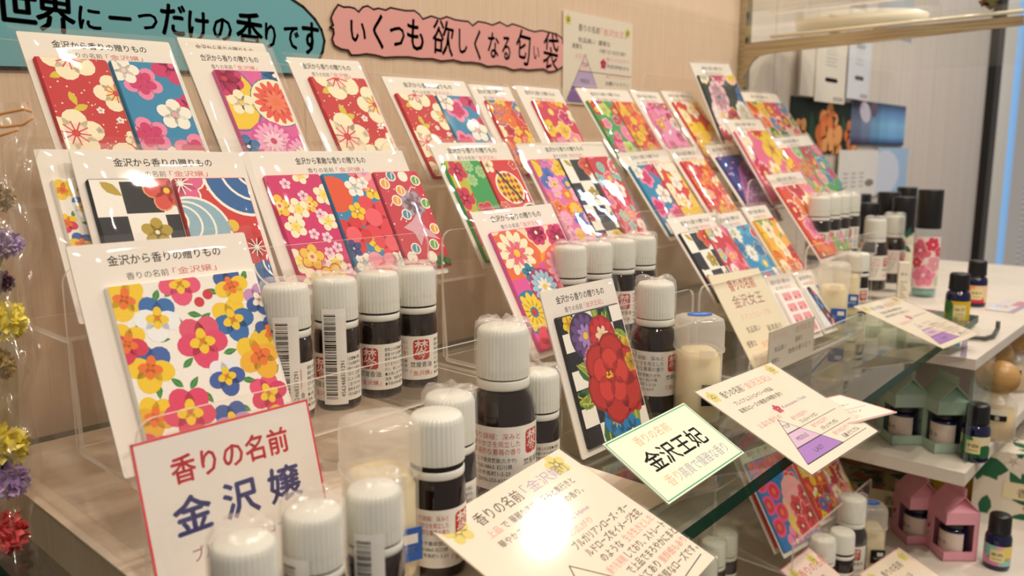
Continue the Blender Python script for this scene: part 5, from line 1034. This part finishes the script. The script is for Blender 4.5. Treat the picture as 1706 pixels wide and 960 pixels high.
def bluep(A):
    w, h = A.w, A.h; st = ((0, (70, 84, 118)), (.2, (104, 150, 205)), (.5, (140, 200, 245)), (.8, (120, 178, 232)), (.93, (70, 110, 160)), (1, (40, 50, 74)))
    for i in range(40):
        t = i / 39; k = max(j for j in range(len(st) - 1) if st[j][0] <= t); f = (t - st[k][0]) / (st[k + 1][0] - st[k][0])
        for j in range(6):
            m = (.62, .72, .86, .96, 1.0, .97)[j]; c = [int((st[k][1][n] * (1 - f) + st[k + 1][1][n] * f) * m + (26 if n == 0 and j < 2 else 0)) for n in range(3)]
            A.rect(w * j / 6, w * (j + 1) / 6, h * (1 - (i + 1) / 40), h * (1 - i / 40), '%02x%02x%02x' % tuple(min(255, v & 252) for v in c), 0)
    A.poly(ell(.22 * w, .75 * h, .10 * w, .22 * h, -.3), 'cfc8dc', 4); A.poly(ell(.38 * w, .85 * h, .06 * w, .2 * h, .3), '6a5870', 4)
def words(A):
    for i in range(4):
        for j in range(3): A.rect(A.w * (.12 + j * .2), A.w * (.24 + j * .2), A.h * (.5 - i * .09), A.h * (.53 - i * .09), 'a8a4ac')
    A.poly(ell(A.w * .8, A.h * .3, A.w * .12, A.h * .08), '8a8078')
gW = 'leaflets pinned to the right wall'
leaflet('plant_poster', 'dark plant poster with orange blossoms on the right wall', 'poster', (1318, 160), (1425, 256), WY - .0015, '14221a', plants, gW)
leaflet('postcard', 'blue blurred photo postcard right of the plant poster', 'postcard', (1420, 166), (1504, 243), WY - .003, '78b4e8', bluep, gW)
leaflet('leaflet', 'white leaflet with printed lines hanging over the plant poster', 'leaflet', (1362, 60), (1405, 174), WY - .012, 'e9e2d8', tx, gW)
leaflet('leaflet', 'narrow white leaflet with dark left edge hanging from the bracket', 'leaflet', (1334, 62), (1360, 162), WY - .010, 'e4dcd0', plain, gW)
leaflet('leaflet', 'narrow pale leaflet nearest the window light', 'leaflet', (1416, 62), (1445, 168), WY - .014, 'dfe2ee', tx, gW)  # bluish paper colour stands for blue window light on a white leaflet
leaflet('postcard', 'white postcard with printed rows below the plant poster', 'postcard', (1398, 250), (1457, 326), WY - .008, 'e8e4e2', words, gW)
leaflet('postcard', 'pale blue postcard beside the white one with printed rows', 'postcard', (1458, 246), (1507, 318), WY - .005, 'a8c8ea', lambda A: (A.poly(ell(A.w * .3, A.h * .45, A.w * .45, A.h * .5), 'd8def0'), A.rect(0, A.w * .08, 0, A.h, 'a88878', 3)), gW)

# ------------------------------------------------------------------ dried flower bouquet at the left edge
c0 = atd(6, 900, .36); bq = thing('dried_flower_bouquet', 'cellophane wrapped bouquet of yellow and purple dried flowers at left edge', 'bouquet', (c0.x - .02, c0.y, .0004))
bo = bq.location.copy()
q = random.Random(9)
for u, v, rp, col, col2 in ((10, 535, 26, 'f4e67a', 'eada5c'), (8, 742, 28, 'f4e67a', 'e8d650'), (10, 405, 20, 'd0bce0', 'bca6d0'), (12, 800, 26, 'c8aed8', 'b090c4'), (4, 888, 30, 'e46a68', 'd04a4c'), (-2, 770, 18, '4a3080', '3a2468'), (4, 470, 14, '7a5a70', '5a4050'), (-6, 610, 22, 'c8b070', 'a88c50'), (2, 330, 18, 'd8c8a8', 'c0ac88')):
    p = atd(u, v, .365) - bo; r = rp * .46 / F_PX; mb = MB()
    for k in range(150):
        d = Vector((q.gauss(0, 1), q.gauss(0, 1), q.gauss(0, 1))).normalized(); a = d.orthogonal().normalized(); b_ = d.cross(a); t_ = q.uniform(0, 6.28); a, b_ = math.cos(t_) * a + math.sin(t_) * b_, math.cos(t_) * b_ - math.sin(t_) * a
        o_ = p + d * r * q.uniform(.45, .7); l = r * .5; wv = r * .22
        mb.face([o_ - a * wv * .4, o_ + d * l * .5 - a * wv + b_ * wv * .3, o_ + d * l, o_ + d * l * .5 + a * wv + b_ * wv * .3, o_ + a * wv * .4], mat(col if k % 3 else col2, 'cloth'))
    mb.ball(tuple(p), r * .62, mat(col2, 'cloth'), 12); mb.build('flower_head', bq)
    mb = MB(); mb.tube([p, p * .5 + Vector((-.004, .0, p.z * .1)), Vector((-.005 + .002 * (u % 3), 0, .002))], .0008, mat('7a7048', 'matte'), 6); mb.build('stem', bq)
mb = MB(); P0 = [atd(u, v, .385) - bo for u, v in ((-40, 380), (28, 470), (34, 940), (-60, 1080))]
vs = P0 + [p_ + Vector((0, .0008, 0)) for p_ in P0]; mb.mesh(vs, [(0, 1, 2, 3), (7, 6, 5, 4)] + [(i, 4 + i, 4 + (i + 1) % 4, (i + 1) % 4) for i in range(4)], mat('dcc8a0', 'paper')); mb.build('backing_paper', bq)
mb = MB(); vs = []; nx, ny = 24, 34
for j in range(ny + 1):
    for i in range(nx + 1):
        u = -120 + (62 + 170 * (1 - i / nx) * 0 + 120) * i / nx + 10 * math.sin(j * .9) * i / nx; v = 170 + 900 * j / ny
        Zd = .335 + .05 * (i / nx) ** 2 + .006 * math.sin(i * 1.7 + j * .8) + .005 * math.sin(i * .9 - j * 1.9) + .004 * math.sin(i * 3.1 + j * .35); vs.append(atd(u, v, Zd) - bo)
mb.mesh(vs, [(j * (nx + 1) + i, (j + 1) * (nx + 1) + i, (j + 1) * (nx + 1) + i + 1, j * (nx + 1) + i + 1) for j in range(ny) for i in range(nx)], M_CELLO, True); mb.build('cellophane', bq)
mb = MB()
for pts in (((-40, 200), (10, 188), (40, 182), (52, 186)), ((-40, 206), (5, 212), (38, 208), (55, 196)), ((-40, 232), (0, 226), (30, 216))): mb.tube([atd(u, v, .33) - bo for u, v in pts], .0006, mat('e0a060', 'paper'), 5)
mb.build('raffia_tie', bq)
# glare lamp: the ceiling spot whose reflection burns out the front card
n_ = (cardA.to_3x3() @ Vector((0, 0, 1))).normalized(); d_ = ray(905, 890).normalized(); r_ = d_ - 2 * d_.dot(n_) * n_; hit = atd(905, 890, .37)
print('glare dir', r_)
lamp('ceiling_spot', hit + r_ * (1.45 / max(.2, r_.z)), hit, 7, .10, WARM)
